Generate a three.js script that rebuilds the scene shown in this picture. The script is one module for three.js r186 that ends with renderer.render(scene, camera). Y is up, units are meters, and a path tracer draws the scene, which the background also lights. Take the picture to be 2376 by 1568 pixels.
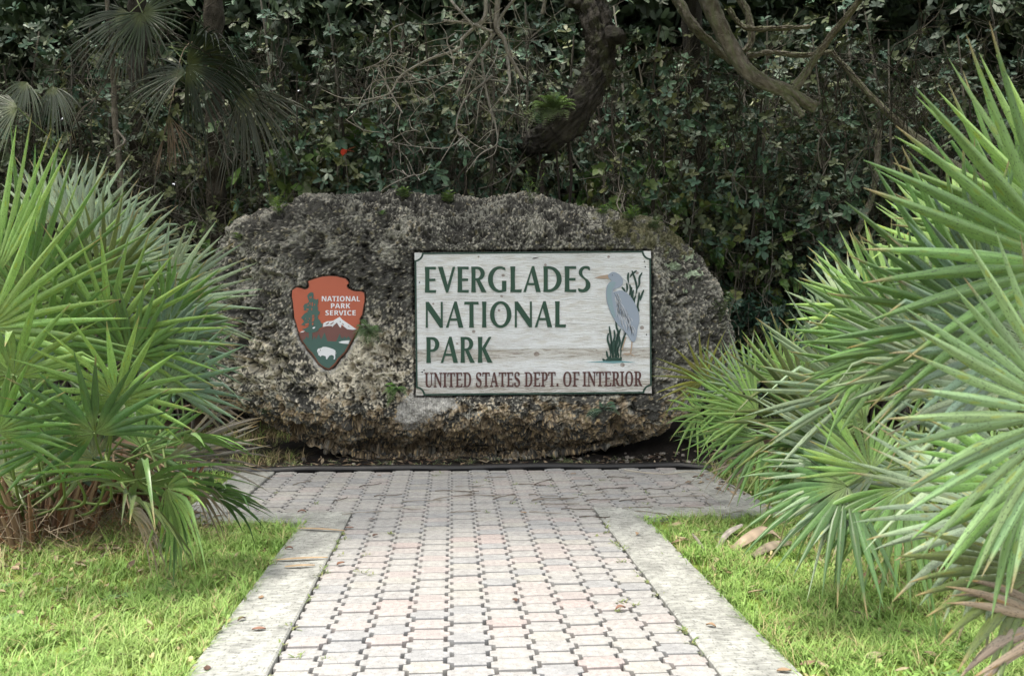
import * as THREE from 'three';
import { FontLoader } from 'three/addons/loaders/FontLoader.js';
import { TextGeometry } from 'three/addons/geometries/TextGeometry.js';
import { mergeGeometries } from 'three/addons/utils/BufferGeometryUtils.js';
import { createNoise2D, createNoise3D, createNoise4D } from 'simplex-noise';

// ---------------------------------------------------------------- camera, sky, sun, exposure
const scene = new THREE.Scene();
const FPX = 2000, CX = 1188, CY = 784, EYE = 1.5, PITCH = -0.017;   // photo measured on a 2376 x 1568 grid
const camera = new THREE.PerspectiveCamera(2 * Math.atan(CY / FPX) * 180 / Math.PI, 1024 / 675, 0.05, 200);
camera.position.set(0, EYE, 0);
camera.rotation.set(PITCH, 0, 0);
camera.focus = 8.8;
camera.userData.fStop = 5.6;
camera.updateMatrixWorld();

const renderer = new THREE.WebGLRenderer();
renderer.toneMapping = THREE.LinearToneMapping;
renderer.toneMappingExposure = 3.35;
renderer.shadowMap.enabled = true;

function overcastSky() {
  const w = 256, h = 128, data = new Float32Array(w * h * 4), n3 = createNoise3D(rngOf(5));
  for (let j = 0; j < h; j++) for (let i = 0; i < w; i++) {
    const el = ((j + 0.5) / h - 0.5) * Math.PI, az = (i + 0.5) / w * 2 * Math.PI;
    const s = Math.max(0, Math.sin(el)), x = Math.cos(el) * Math.cos(az), z = Math.cos(el) * Math.sin(az);
    const cloud = 1 + 0.10 * n3(x * 1.7, s * 3, z * 1.7) + 0.05 * n3(x * 5, s * 8, z * 5);
    const L = SKY * (0.42 + 0.58 * s) * cloud, k = (j * w + i) * 4;
    data[k] = L * 0.985; data[k + 1] = L; data[k + 2] = L * 1.03; data[k + 3] = 1;
  }
  const t = new THREE.DataTexture(data, w, h, THREE.RGBAFormat, THREE.FloatType);
  t.mapping = THREE.EquirectangularReflectionMapping;
  t.magFilter = THREE.LinearFilter; t.needsUpdate = true;
  return t;
}
const SKY = 0.9;
function rngOf(seed) { let a = seed >>> 0; return () => { a = (a + 0x6D2B79F5) | 0; let t = Math.imul(a ^ (a >>> 15), 1 | a); t = (t + Math.imul(t ^ (t >>> 7), 61 | t)) ^ t; return ((t ^ (t >>> 14)) >>> 0) / 4294967296; }; }
const sky = overcastSky();
scene.background = sky;
scene.environment = sky;
const sun = new THREE.DirectionalLight(0xfff6e8, 1.5);
sun.position.set(-6, 20, -2.5);
sun.target.position.set(0, 0, -6);
sun.castShadow = true;
sun.shadow.radius = 22;
sun.shadow.mapSize.set(2048, 2048);
Object.assign(sun.shadow.camera, { left: -14, right: 14, top: 14, bottom: -14, near: 1, far: 60 });
scene.add(sun, sun.target);

// ---------------------------------------------------------------- helpers
const V = (x, y, z) => new THREE.Vector3(x, y, z);
const rnd = rngOf(20240);
const rr = (a, b, r = rnd) => a + (b - a) * r();
const pick = (arr, r = rnd) => arr[Math.floor(r() * arr.length)];
const clamp = (x, a, b) => Math.min(b, Math.max(a, x));
const sstep = (a, b, x) => { const t = clamp((x - a) / (b - a), 0, 1); return t * t * (3 - 2 * t); };
const lerp = (a, b, t) => a + (b - a) * t;
const mix3 = (a, b, t) => [lerp(a[0], b[0], t), lerp(a[1], b[1], t), lerp(a[2], b[2], t)];
const n3 = createNoise3D(rngOf(11)), n3b = createNoise3D(rngOf(12)), n2 = createNoise2D(rngOf(13));
const fbm = (x, y, z, o = 4) => { let s = 0, a = 0.5; for (let i = 0; i < o; i++) { s += a * n3(x, y, z); x *= 2.03; y *= 2.03; z *= 2.03; a *= 0.5; } return s; };
const fbm2 = (x, y, o = 4) => { let s = 0, a = 0.5; for (let i = 0; i < o; i++) { s += a * n2(x, y); x *= 2.03; y *= 2.03; a *= 0.5; } return s; };
// a point of the photo at a given distance in front of the camera plane, and a point of the photo on the ground
function P(px, py, depth) {
  const v = V((px - CX) / FPX, -(py - CY) / FPX, -1).applyEuler(camera.rotation);
  return v.multiplyScalar(depth / -v.z).add(camera.position);
}
function G(px, py, y = 0) {
  const v = V((px - CX) / FPX, -(py - CY) / FPX, -1).applyEuler(camera.rotation);
  return v.multiplyScalar((y - EYE) / v.y).add(camera.position);
}
class GB {                                            // collects triangles for one part
  constructor() { this.p = []; this.c = []; this.u = []; this.i = []; }
  v(x, y, z, c = [1, 1, 1], u = 0, w = 0) { this.p.push(x, y, z); this.c.push(c[0], c[1], c[2]); this.u.push(u, w); return this.p.length / 3 - 1; }
  t(a, b, c) { this.i.push(a, b, c); }
  q(a, b, c, d) { this.i.push(a, b, c, a, c, d); }
  get tris() { return this.i.length / 3; }
  geo() {
    const g = new THREE.BufferGeometry();
    g.setAttribute('position', new THREE.Float32BufferAttribute(this.p, 3));
    g.setAttribute('color', new THREE.Float32BufferAttribute(this.c, 3));
    g.setAttribute('uv', new THREE.Float32BufferAttribute(this.u, 2));
    g.setIndex(this.i); g.computeVertexNormals();
    return g;
  }
}
const taken = {};
function numbered(name) { const k = taken[name] = (taken[name] ?? -1) + 1; return k ? `${name}_${String(k).padStart(3, '0')}` : name; }
function shade(o) { o.castShadow = true; o.receiveShadow = true; return o; }
function part(name, geo, mat, parent) { const m = shade(new THREE.Mesh(geo, mat)); m.name = name; parent.add(m); return m; }
function tag(o, label, category, group) { o.userData.label = label; o.userData.category = category; if (group) o.userData.group = group; return o; }
function thing(name, label, category, pos = [0, 0, 0], group) { const o = new THREE.Group(); o.name = numbered(name); o.position.set(...pos); scene.add(o); return tag(o, label, category, group); }
function solo(name, geo, mat, label, category, group, pos) { const m = shade(new THREE.Mesh(geo, mat)); m.name = numbered(name); if (pos) m.position.copy(pos); scene.add(m); return tag(m, label, category, group); }
function struct(name, geo, mat) { const m = shade(new THREE.Mesh(geo, mat)); m.name = numbered(name); m.userData.kind = 'structure'; scene.add(m); return m; }
function copyOf(o, label, group) { const c = o.clone(); c.name = numbered(o.name.replace(/_\d{3}$/, '')); c.userData = { ...o.userData }; if (label) c.userData.label = label; if (group) c.userData.group = group; scene.add(c); return c; }
// tube through points with a radius at each, slightly rough
function tube(gb, pts, rad, sides, col, rough = 0, uvs = 1) {
  let prev = null, ref = V(0.13, 0.2, 1).normalize(), dist = 0;
  const N = pts.length;
  for (let k = 0; k < N; k++) {
    const a = pts[Math.max(0, k - 1)], b = pts[Math.min(N - 1, k + 1)];
    const d = b.clone().sub(a).normalize();
    let x = ref.clone().sub(d.clone().multiplyScalar(ref.dot(d)));
    if (x.lengthSq() < 1e-4) x = V(1, 0, 0).sub(d.clone().multiplyScalar(d.x));
    x.normalize(); ref = x;
    const y = d.clone().cross(x);
    if (k) dist += pts[k].distanceTo(pts[k - 1]);
    const r0 = typeof rad === 'function' ? rad(k / (N - 1)) : rad[k] ?? rad, ring = [];
    for (let s = 0; s <= sides; s++) {
      const an = s / sides * Math.PI * 2, cx = Math.cos(an), sy = Math.sin(an);
      let r = r0;
      const q = pts[k];
      if (rough) { const X = q.x + x.x * cx * r0 + y.x * sy * r0, Y = q.y + x.y * cx * r0 + y.y * sy * r0, Z = q.z + x.z * cx * r0 + y.z * sy * r0; r += rough * (0.8 * fbm(X * 5, Y * 5, Z * 5, 2) - 0.9 * Math.pow(1 - Math.abs(n3b(cx * 4.5, sy * 4.5, dist * 2.6)), 3) - 0.5 * Math.pow(1 - Math.abs(n3(cx * 10, sy * 10, dist * 7)), 3)); }
      const c = typeof col === 'function' ? col(q, an, k / (N - 1), y.y * sy + x.y * cx) : col;
      ring.push(gb.v(q.x + (x.x * cx + y.x * sy) * r, q.y + (x.y * cx + y.y * sy) * r, q.z + (x.z * cx + y.z * sy) * r, c, s / sides * r0 * 6.28 * uvs, dist * uvs));
    }
    if (prev) for (let s = 0; s < sides; s++) gb.q(prev[s], prev[s + 1], ring[s + 1], ring[s]);
    prev = ring;
  }
  const e = gb.v(pts[N - 1].x, pts[N - 1].y, pts[N - 1].z, typeof col === 'function' ? col(pts[N - 1], 0, 1, 0) : col);
  for (let s = 0; s < sides; s++) gb.t(prev[s], prev[s + 1], e);
}
function spline(pts, n) { return new THREE.CatmullRomCurve3(pts).getPoints(n); }
// one leaf of four faces, folded along its midrib
function leaf(gb, o, dir, up, L, W, fold, col, wide = 0.5, droop = 0) {
  const side = dir.clone().cross(up).normalize(), nn = side.clone().cross(dir).normalize();
  const at = (a, s, h) => gb.v(o.x + dir.x * a * L + side.x * s * W / 2 + nn.x * h, o.y + dir.y * a * L + side.y * s * W / 2 + nn.y * h - droop * L * a * a, o.z + dir.z * a * L + side.z * s * W / 2 + nn.z * h, col);
  const w0 = Math.max(0.14, wide - 0.24), w1 = Math.min(0.86, wide + 0.22), b = at(0, 0, 0), l0 = at(w0, -0.82, fold * W * 0.8), m0 = at(w0, 0, 0), r0 = at(w0, 0.82, fold * W * 0.8), l1 = at(w1, -0.86, fold * W * 0.85), m1 = at(w1, 0, 0), r1 = at(w1, 0.86, fold * W * 0.85), t = at(1, 0, 0);
  gb.t(b, r0, m0); gb.t(b, m0, l0); gb.q(m0, r0, r1, m1); gb.q(l0, m0, m1, l1); gb.t(m1, r1, t); gb.t(m1, t, l1);
}
const randDir = (r) => { const z = r() * 2 - 1, a = r() * 6.283, s = Math.sqrt(1 - z * z); return V(s * Math.cos(a), z, s * Math.sin(a)); };
// data textures (colour grain / relief height)
function texture(w, h, fn, srgb) {
  const d = new Uint8Array(w * h * 4);
  for (let j = 0; j < h; j++) for (let i = 0; i < w; i++) { const c = fn(i / w, j / h, i, j), k = (j * w + i) * 4; d[k] = clamp(c[0], 0, 1) * 255; d[k + 1] = clamp(c[1], 0, 1) * 255; d[k + 2] = clamp(c[2], 0, 1) * 255; d[k + 3] = 255; }
  const t = new THREE.DataTexture(d, w, h); t.wrapS = t.wrapT = THREE.RepeatWrapping; t.magFilter = THREE.LinearFilter; t.minFilter = THREE.LinearMipmapLinearFilter; t.generateMipmaps = true;
  if (srgb) t.colorSpace = THREE.SRGBColorSpace;
  t.needsUpdate = true; return t;
}
// noise that tiles over the unit square
const n4 = createNoise4D(rngOf(14)), n4b = createNoise4D(rngOf(15));
const tileNoise = (u, v, f, nn) => { const a = u * 6.2832, b = v * 6.2832, k = f / 6.2832; return (nn === n3b ? n4b : n4)(Math.cos(a) * k, Math.sin(a) * k, Math.cos(b) * k, Math.sin(b) * k); };
const std = (o) => new THREE.MeshStandardMaterial({ roughness: 0.9, metalness: 0, side: THREE.DoubleSide, ...o });
const leafMat = (o = {}) => new THREE.MeshPhysicalMaterial({ vertexColors: true, roughness: 1, metalness: 0, transmission: 0.28, thickness: 0, clearcoat: 0.45, clearcoatRoughness: 0.38, side: THREE.DoubleSide, ...o });

// path frame: s metres away from the camera along the path, t metres to its right
const PA = Math.atan(0.07), PO = V(0.175, 0, 0), PD = V(-Math.sin(PA), 0, -Math.cos(PA)), PE = V(Math.cos(PA), 0, -Math.sin(PA));
const path = (s, t, y = 0) => V(PO.x + PD.x * s + PE.x * t, y, PO.z + PD.z * s + PE.z * t);
const toPath = (x, z) => { const dx = x - PO.x, dz = z - PO.z; return [dx * PD.x + dz * PD.z, dx * PE.x + dz * PE.z]; };
// ---------------------------------------------------------------- ground, lawn, soil bed
const IN = 0.95, OUT = 1.29, AIN = 1.975, AOUT = 2.33, AOFF = 0.05, AF0 = 6.44, AF1 = 6.78, AB = 8.66;   // path and apron sizes
{
  const litter = texture(512, 512, (u, v) => {
    const a = tileNoise(u, v, 9), b = tileNoise(u, v, 40, n3b), c = tileNoise(u, v, 130), d = Math.abs(tileNoise(u, v, 70, n3b));
    const k = 0.5 + 0.3 * a + 0.3 * b + 0.35 * c;
    return mix3([0.16, 0.125, 0.09], [0.42, 0.34, 0.25], clamp(k + (d < 0.05 ? 0.3 : 0), 0, 1));
  }, true);
  litter.repeat.set(24, 24);
  const g = new THREE.PlaneGeometry(60, 60, 120, 120); g.rotateX(-Math.PI / 2); g.translate(0, 0, -15);
  const p = g.attributes.position;
  for (let i = 0; i < p.count; i++) { const x = p.getX(i), z = p.getZ(i); const far = sstep(9.6, 13, -z); p.setY(i, -0.012 + far * (0.12 + 0.10 * fbm2(x * 0.5, z * 0.5, 3)) - 0.02); }
  g.computeVertexNormals();
  struct('ground', g, std({ map: litter, bumpMap: litter, bumpScale: 0.02 }));

  const turf = texture(512, 512, (u, v) => {
    const a = tileNoise(u, v, 7), b = tileNoise(u, v, 36, n3b), c = tileNoise(u, v, 150);
    const g0 = mix3([0.38, 0.44, 0.15], [0.52, 0.60, 0.24], clamp(0.5 + 0.5 * b + 0.4 * c, 0, 1));
    return mix3(g0, [0.40, 0.33, 0.20], sstep(0.1, 0.45, a + 0.35 * c));
  }, true);
  const turfMat = std({ map: turf, bumpMap: turf, bumpScale: 0.015 });
  for (const sd of [-1, 1]) {
    const gb = new GB();
    const rows = 40, cols = 24;
    for (let j = 0; j <= rows; j++) for (let i = 0; i <= cols; i++) {
      const s = lerp(1.2, AB + 0.5, j / rows), inner = s < AF0 - 0.02 ? OUT - 0.02 : AOUT + (s < AF0 + 0.1 ? -1.0 : 0.0) - 0.02 + sd * AOFF, t = sd * lerp(inner, 7.5, Math.pow(i / cols, 1.5));
      const q = path(s, t);
      gb.v(q.x, 0.004 + 0.012 * Math.max(0, fbm2(q.x * 1.3, q.z * 1.3, 3)), q.z, [1, 1, 1], q.x / 1.2, q.z / 1.2);
    }
    for (let j = 0; j < rows; j++) for (let i = 0; i < cols; i++) { const a = j * (cols + 1) + i; gb.q(a, a + 1, a + cols + 2, a + cols + 1); }
    struct('lawn', gb.geo(), turfMat);
  }
  // dark soil bed under the boulder, mounded a little
  const soil = texture(512, 512, (u, v) => {
    const b = tileNoise(u, v, 30, n3b), c = tileNoise(u, v, 120), d = tileNoise(u, v, 200, n3b);
    return mix3([0.075, 0.062, 0.05], [0.24, 0.20, 0.16], clamp(0.35 + 0.4 * b + 0.4 * c + (d > 0.42 ? 0.6 : 0), 0, 1));
  }, true);
  const gb = new GB(), nx = 120, ny = 44;
  for (let j = 0; j <= ny; j++) for (let i = 0; i <= nx; i++) {
    const s = lerp(AB + 0.02, 12.2, j / ny), t = lerp(-3.6, 3.6, i / nx), q = path(s, t);
    const ed = Math.min(1, (s - AB) / 0.25) * sstep(3.6, 2.9, Math.abs(t));
    gb.v(q.x, -0.03 + 0.05 * sstep(0, 1, ed) + ed * (0.05 * fbm2(q.x * 2, q.z * 2, 3) + 0.018 * fbm2(q.x * 14, q.z * 14, 2)) + 0.20 * sstep(1.6, 2.5, t) * sstep(8.9, 9.5, s) * sstep(3.5, 2.8, t), q.z, [1, 1, 1], q.x / 1.1, q.z / 1.1);
  }
  for (let j = 0; j < ny; j++) for (let i = 0; i < nx; i++) { const a = j * (nx + 1) + i; gb.q(a, a + 1, a + nx + 2, a + nx + 1); }
  struct('soil_bed', gb.geo(), std({ map: soil, bumpMap: soil, bumpScale: 0.012 }));
}

// ---------------------------------------------------------------- concrete borders and pavers
{
  const broom = texture(512, 1024, (u, v) => {
    const line = tileNoise(u, v * 8, 12), l2 = tileNoise(u, v * 6, 40, n3b), big = tileNoise(u, v, 6), gr = tileNoise(u, v, 180);
    const h = 0.62 + 0.22 * line + 0.15 * l2 + 0.06 * gr;
    return [h, h, h];
  });
  const broomCol = texture(512, 1024, (u, v) => {
    const line = tileNoise(u, v * 8, 12), big = tileNoise(u, v, 6), mid = tileNoise(u, v, 26, n3b), gr = tileNoise(u, v, 170), st = tileNoise(u, v, 60, n3b);
    const k = 0.62 + 0.12 * line + 0.08 * big + 0.06 * mid + 0.05 * gr - (st > 0.40 ? 0.10 : 0);
    return [k * 0.995, k, k * 0.965];
  }, true);
  const concrete = std({ map: broomCol, bumpMap: broom, bumpScale: 0.012, roughness: 0.92 });
  const top = 0.034;
  function strip(name, s0, s1, t0, t1, along) {            // a bevelled concrete strip in path coordinates
    const gb = new GB(), n = Math.max(2, Math.round((along === 's' ? s1 - s0 : t1 - t0) / 0.12)), b = 0.008;
    const prof = [[0, -0.12, 0], [0, top - b, 0], [b, top, 1], [1 - b, top, 1], [1, top - b, 0], [1, -0.12, 0]];
    let prev = null;
    for (let k = 0; k <= n; k++) {
      const ring = prof.map(([f, y]) => {
        const w = along === 's' ? t1 - t0 : s1 - s0, off = f <= 0.5 ? f : w - (1 - f);
        const jog = 0.004 * n2(k * 0.7, f * 3 + t0 * 5);
        const s = along === 's' ? lerp(s0, s1, k / n) : s0 + off + jog, t = along === 's' ? t0 + off + jog : lerp(t0, t1, k / n), q = path(s, t, y);
        return along === 's' ? gb.v(q.x, q.y, q.z, [1, 1, 1], t * 0.9, s * 0.45) : gb.v(q.x, q.y, q.z, [1, 1, 1], t * 0.9, s * 0.45);
      });
      if (prev) for (let i = 0; i < prof.length - 1; i++) gb.q(prev[i], ring[i], ring[i + 1], prev[i + 1]);
      else { gb.q(ring[0], ring[1], ring[4], ring[5]); gb.q(ring[1], ring[2], ring[3], ring[4]); }
      prev = ring;
    }
    gb.q(prev[5], prev[4], prev[1], prev[0]); gb.q(prev[4], prev[3], prev[2], prev[1]);
    const g = gb.geo().toNonIndexed(); g.computeVertexNormals();
    const m = struct(name, g, concrete); return m;
  }
  strip('concrete_border', 1.0, AF0, -OUT, -IN, 's');
  strip('concrete_border', 1.0, AF0, IN, OUT, 's');
  strip('concrete_border', AF0 + 0.006, AF1, -AOUT + AOFF, -IN, 't');
  strip('concrete_border', AF0 + 0.006, AF1, IN, AOUT + AOFF, 't');
  strip('concrete_border', AF1 + 0.006, AB, -AOUT + AOFF, -AIN + AOFF, 's');
  strip('concrete_border', AF1 + 0.006, AB - 0.18, AIN + AOFF, AOUT + AOFF, 's');

  // sand bed between and under the pavers
  const sand = texture(256, 256, (u, v) => { const k = 0.20 + 0.08 * tileNoise(u, v, 60) + 0.08 * tileNoise(u, v, 20, n3b); return [k * 1.02, k * 0.92, k * 0.78]; }, true);
  const gs = new GB();
  for (const [s0, s1, t0, t1] of [[1.0, AF1, -IN, IN], [AF1, AB, -AIN + AOFF, AIN + AOFF]]) {
    const q = [[s0, t0], [s0, t1], [s1, t1], [s1, t0]].map(([s, t]) => { const w = path(s, t, -0.027); return gs.v(w.x, w.y, w.z, [1, 1, 1], t, s); });
    gs.q(...q);
  }
  struct('sand_bed', gs.geo(), std({ map: sand }));

  // interlocking pavers: wide in the middle, narrow at the joints, a small square hole beside each tip
  const CP = 0.19, RP = 0.1325, gap = 0.003;
  function paverGeo(cutL, cutR, cutLo) {
    const hw = [0.39, 0.39, 0.545, 0.545, 0.39, 0.39], hy = [-0.5, -0.29, -0.21, 0.21, 0.29, 0.5];
    const right = hw.map((w, i) => [Math.min(cutR ? 0.475 : 9, w) * CP - gap, hy[i] * RP * (1 - 0.125)]);
    const left = hw.map((w, i) => [-Math.min(cutL ? 0.475 : 9, w) * CP + gap, hy[i] * RP * (1 - 0.125)]).reverse();
    const out = [...right, ...left], n = out.length, gb = new GB(), b = 0.003;
    const ring = (ins, y) => out.map(([x, s]) => { const X = x - Math.sign(x) * ins, S = s - Math.sign(s) * ins; return gb.v(X, y, -S, [1, 1, 1], X, S); });
    const A = ring(0, -0.03), B = ring(0, 0.026 - b), C = ring(b, 0.026), ctr = gb.v(0, 0.0265, 0, [1, 1, 1], 0, 0);
    for (let i = 0; i < n; i++) { const j = (i + 1) % n; gb.q(A[i], A[j], B[j], B[i]); gb.q(B[i], B[j], C[j], C[i]); gb.t(C[i], C[j], ctr); }
    const g = gb.geo().toNonIndexed(); g.computeVertexNormals(); return g;
  }
  const shapes = { m: paverGeo(0, 0), l: paverGeo(1, 0), r: paverGeo(0, 1) };
  const tones = [[0.64, 0.632, 0.62], [0.622, 0.616, 0.608], [0.65, 0.628, 0.616], [0.645, 0.617, 0.606], [0.60, 0.60, 0.60], [0.648, 0.608, 0.595], [0.635, 0.626, 0.606]];
  const hgt = texture(256, 256, (u, v) => { const k = 0.6 + 0.25 * tileNoise(u, v, 60) + 0.2 * tileNoise(u, v, 25, n3b); return [k, k, k]; });
  hgt.repeat.set(4, 4);
  const mats = tones.map((c, i) => {
    const m = texture(256, 256, (u, v) => {
      const a = tileNoise(u + i * 0.13, v, 12), b = tileNoise(u, v + i * 0.2, 80), e = tileNoise(u, v, 34, n3b), k = 1 + 0.10 * a + 0.09 * b + 0.05 * e - (e > 0.42 ? 0.16 : 0) - (b > 0.5 ? 0.1 : 0);
      return [c[0] * k, c[1] * k, c[2] * k];
    }, true);
    m.repeat.set(2.1, 2.1);
    return std({ map: m, bumpMap: hgt, bumpScale: 0.0025, roughness: 0.93 });
  });
  const r = rngOf(77);
  const list = [];
  for (let c = -11; c <= 11; c++) for (let k = Math.floor(1.0 / RP); k * RP < AB + 0.1; k++) {
    const t = (c + 0.5) * CP, s = (k + (c & 1 ? 0.5 : 0)) * RP, onApron = s > AF1 - 0.05;
    if (s < 1.05 || s > AB - 0.02) continue;
    const inPath = Math.abs(t) < IN;
    if (!inPath && (!onApron || Math.abs(t - AOFF) > AIN - 0.02)) continue;
    const q = path(s, t), dep = -q.z, sx = CX + FPX * q.x / dep, sy = 750 + FPX * EYE / dep;
    const seen = sx > -20 && sx < 2396 && sy < 1580;
    const kind = !onApron && c === -5 ? 'l' : !onApron && c === 4 ? 'r' : 'm';
    const tone = r(), pinkish = clamp(0.5 + 0.5 * fbm2(q.x * 0.8 + 4, q.z * 0.8, 2) - (s > 6 ? 0.35 : 0), 0, 1);
    const ti = tone < 0.30 * pinkish ? pick([2, 3, 3, 5], r) : pick([0, 0, 1, 1, 4, 6, 2], r);
    list.push({ q, kind, ti, apron: s > AF0, seen, dep, yaw: rr(-0.012, 0.012, r), dy: rr(-0.004, 0.003, r), tl: rr(-0.014, 0.014, r), fl: r() < 0.5 });
  }
  for (const apron of [false, true]) {
    const root = new THREE.Group(); root.name = apron ? 'paver_apron' : 'paver_path'; root.userData.kind = 'structure'; scene.add(root);
    const mine = list.filter((e) => e.apron === apron).sort((a, b) => (b.seen - a.seen) || a.dep - b.dep);
    const rest = {};
    mine.forEach((e, i) => {
      const m = new THREE.Matrix4().compose(V(e.q.x, e.dy, e.q.z), new THREE.Quaternion().setFromEuler(new THREE.Euler(e.tl, PA + e.yaw + (e.fl && e.kind === 'm' ? Math.PI : 0), e.tl)), V(1, 1, 1));
      if (i < 300) { const b = part(i ? `paver_${String(i).padStart(3, '0')}` : 'paver', shapes[e.kind], mats[e.ti], root); b.applyMatrix4(m); } else (rest[e.ti] ??= []).push(shapes[e.kind].clone().applyMatrix4(m));
    });
    const geos = [], ms = [];
    for (const k of Object.keys(rest)) { geos.push(mergeGeometries(rest[k])); ms.push(mats[k]); }
    if (geos.length) { const g = mergeGeometries(geos, true); const m = part('pavers', g, ms, root); m.userData.kind = 'stuff'; }
  }
}
// ---------------------------------------------------------------- black edging hose at the back of the apron
{
  const gb = new GB(), pts = [];
  for (let t = -3.1; t <= 2.02; t += 0.12) pts.push(path(AB + 0.045 + 0.012 * n2(t * 1.3, 2), t, 0.035 + 0.008 * n2(t * 0.9, 5)));
  for (const [s, t, y] of [[AB + 0.01, 2.14, 0.04], [AB - 0.06, 2.3, 0.035], [AB - 0.14, 2.5, 0.03], [AB - 0.18, 2.75, 0.03], [AB - 0.2, 3.1, 0.02]]) pts.push(path(s, t, y));
  tube(gb, spline(pts, 140), 0.042, 12, [1, 1, 1]);
  solo('landscape_edging', gb.geo(), std({ color: new THREE.Color().setRGB(0.012, 0.012, 0.013), roughness: 0.45 }), 'black rubber edging strip between soil bed and grey pavers', 'edging');
}
// ---------------------------------------------------------------- the boulder
const FACE = 8.90;                                     // distance of the sign face
const BD = 8.9, MPP = BD / FPX;
const signAt = P(1237.9, 749.7, BD), badgeAt = P(762.5, 748.5, BD);
const SW = 1.2205, SH = 0.7365;                        // half size of the sign board
const badgeOutline = [[480, 265], [560, 235], [660, 208], [760, 200], [840, 205], [950, 235], [985, 275], [988, 292], [965, 305], [962, 330], [985, 360], [1040, 385], [1100, 395], [1140, 392], [1180, 410], [1190, 470], [1185, 530], [1170, 600], [1158, 680], [1125, 735], [1130, 780], [1112, 860], [1085, 905], [1045, 980], [1015, 1030], [985, 1085], [950, 1150], [905, 1195], [860, 1240], [830, 1290], [790, 1335], [745, 1370], [700, 1365], [640, 1330], [595, 1290], [560, 1230], [520, 1170], [470, 1120], [430, 1060], [390, 1005], [365, 930], [350, 880], [330, 800], [305, 730], [300, 660], [292, 590], [290, 540], [275, 450], [280, 380], [330, 345], [380, 350], [430, 370], [465, 365], [490, 340], [490, 300]];
const badgeScale = 1 / 3.1354 * (2376 / 4096) * MPP;
const bl = ([x, y]) => [(x - 735) * badgeScale, -(y - 785) * badgeScale];
const badgeLocal = badgeOutline.map(bl);
const reachOf = (p) => [Math.min(...p.map((q) => q[0])), Math.max(...p.map((q) => q[0])), Math.min(...p.map((q) => q[1])), Math.max(...p.map((q) => q[1]))];
const badgeReach = reachOf(badgeLocal);
function polyDist(poly, x, y, reach) {
  if (reach && (x < reach[0] - 0.35 || x > reach[1] + 0.35 || y < reach[2] - 0.35 || y > reach[3] + 0.35)) return 0.4;                        // signed distance, negative inside
  let d = 1e9, ins = false;
  for (let i = 0, j = poly.length - 1; i < poly.length; j = i++) {
    const [ax, ay] = poly[i], [bx, by] = poly[j], ex = bx - ax, ey = by - ay, t = clamp(((x - ax) * ex + (y - ay) * ey) / (ex * ex + ey * ey), 0, 1);
    d = Math.min(d, Math.hypot(x - ax - ex * t, y - ay - ey * t));
    if ((ay > y) !== (by > y) && x < (bx - ax) * (y - ay) / (by - ay) + ax) ins = !ins;
  }
  return ins ? -d : d;
}
// cellular noise: distance to the nearest of the scattered points
const hash = (i, j, k, s) => { let h = Math.imul(i, 374761393) ^ Math.imul(j, 668265263) ^ Math.imul(k, 1274126177) ^ Math.imul(s, 1442695041); h = Math.imul(h ^ (h >>> 13), 1274126177); h ^= h >>> 16; return (h >>> 0) / 4294967296; };
function cells(x, y, z, salt) {
  const i = Math.floor(x), j = Math.floor(y), k = Math.floor(z); let d1 = 9, id = 0;
  for (let a = -1; a <= 1; a++) for (let b = -1; b <= 1; b++) for (let c = -1; c <= 1; c++) {
    const I = i + a, J = j + b, K = k + c;
    const dx = I + hash(I, J, K, salt) - x, dy = J + hash(I, J, K, salt + 1) - y, dz = K + hash(I, J, K, salt + 2) - z, d = dx * dx + dy * dy + dz * dz;
    if (d < d1) { d1 = d; id = hash(I, J, K, salt + 3); }
  }
  return [Math.sqrt(d1), id];
}
const signRotC = Math.cos(0.0087), signRotS = Math.sin(0.0087);
function signDist(x, y) { const dx = x - signAt.x, dy = y - signAt.y, u = dx * signRotC + dy * signRotS, v = -dx * signRotS + dy * signRotC; const qx = Math.abs(u) - SW, qy = Math.abs(v) - SH; return qx > 0 && qy > 0 ? Math.hypot(qx, qy) : Math.max(qx, qy); }
let onRock;
const boulder = thing('boulder', 'huge pitted grey limestone boulder carrying a wooden sign and an arrowhead badge', 'boulder', [0, 0, 0]);
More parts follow.
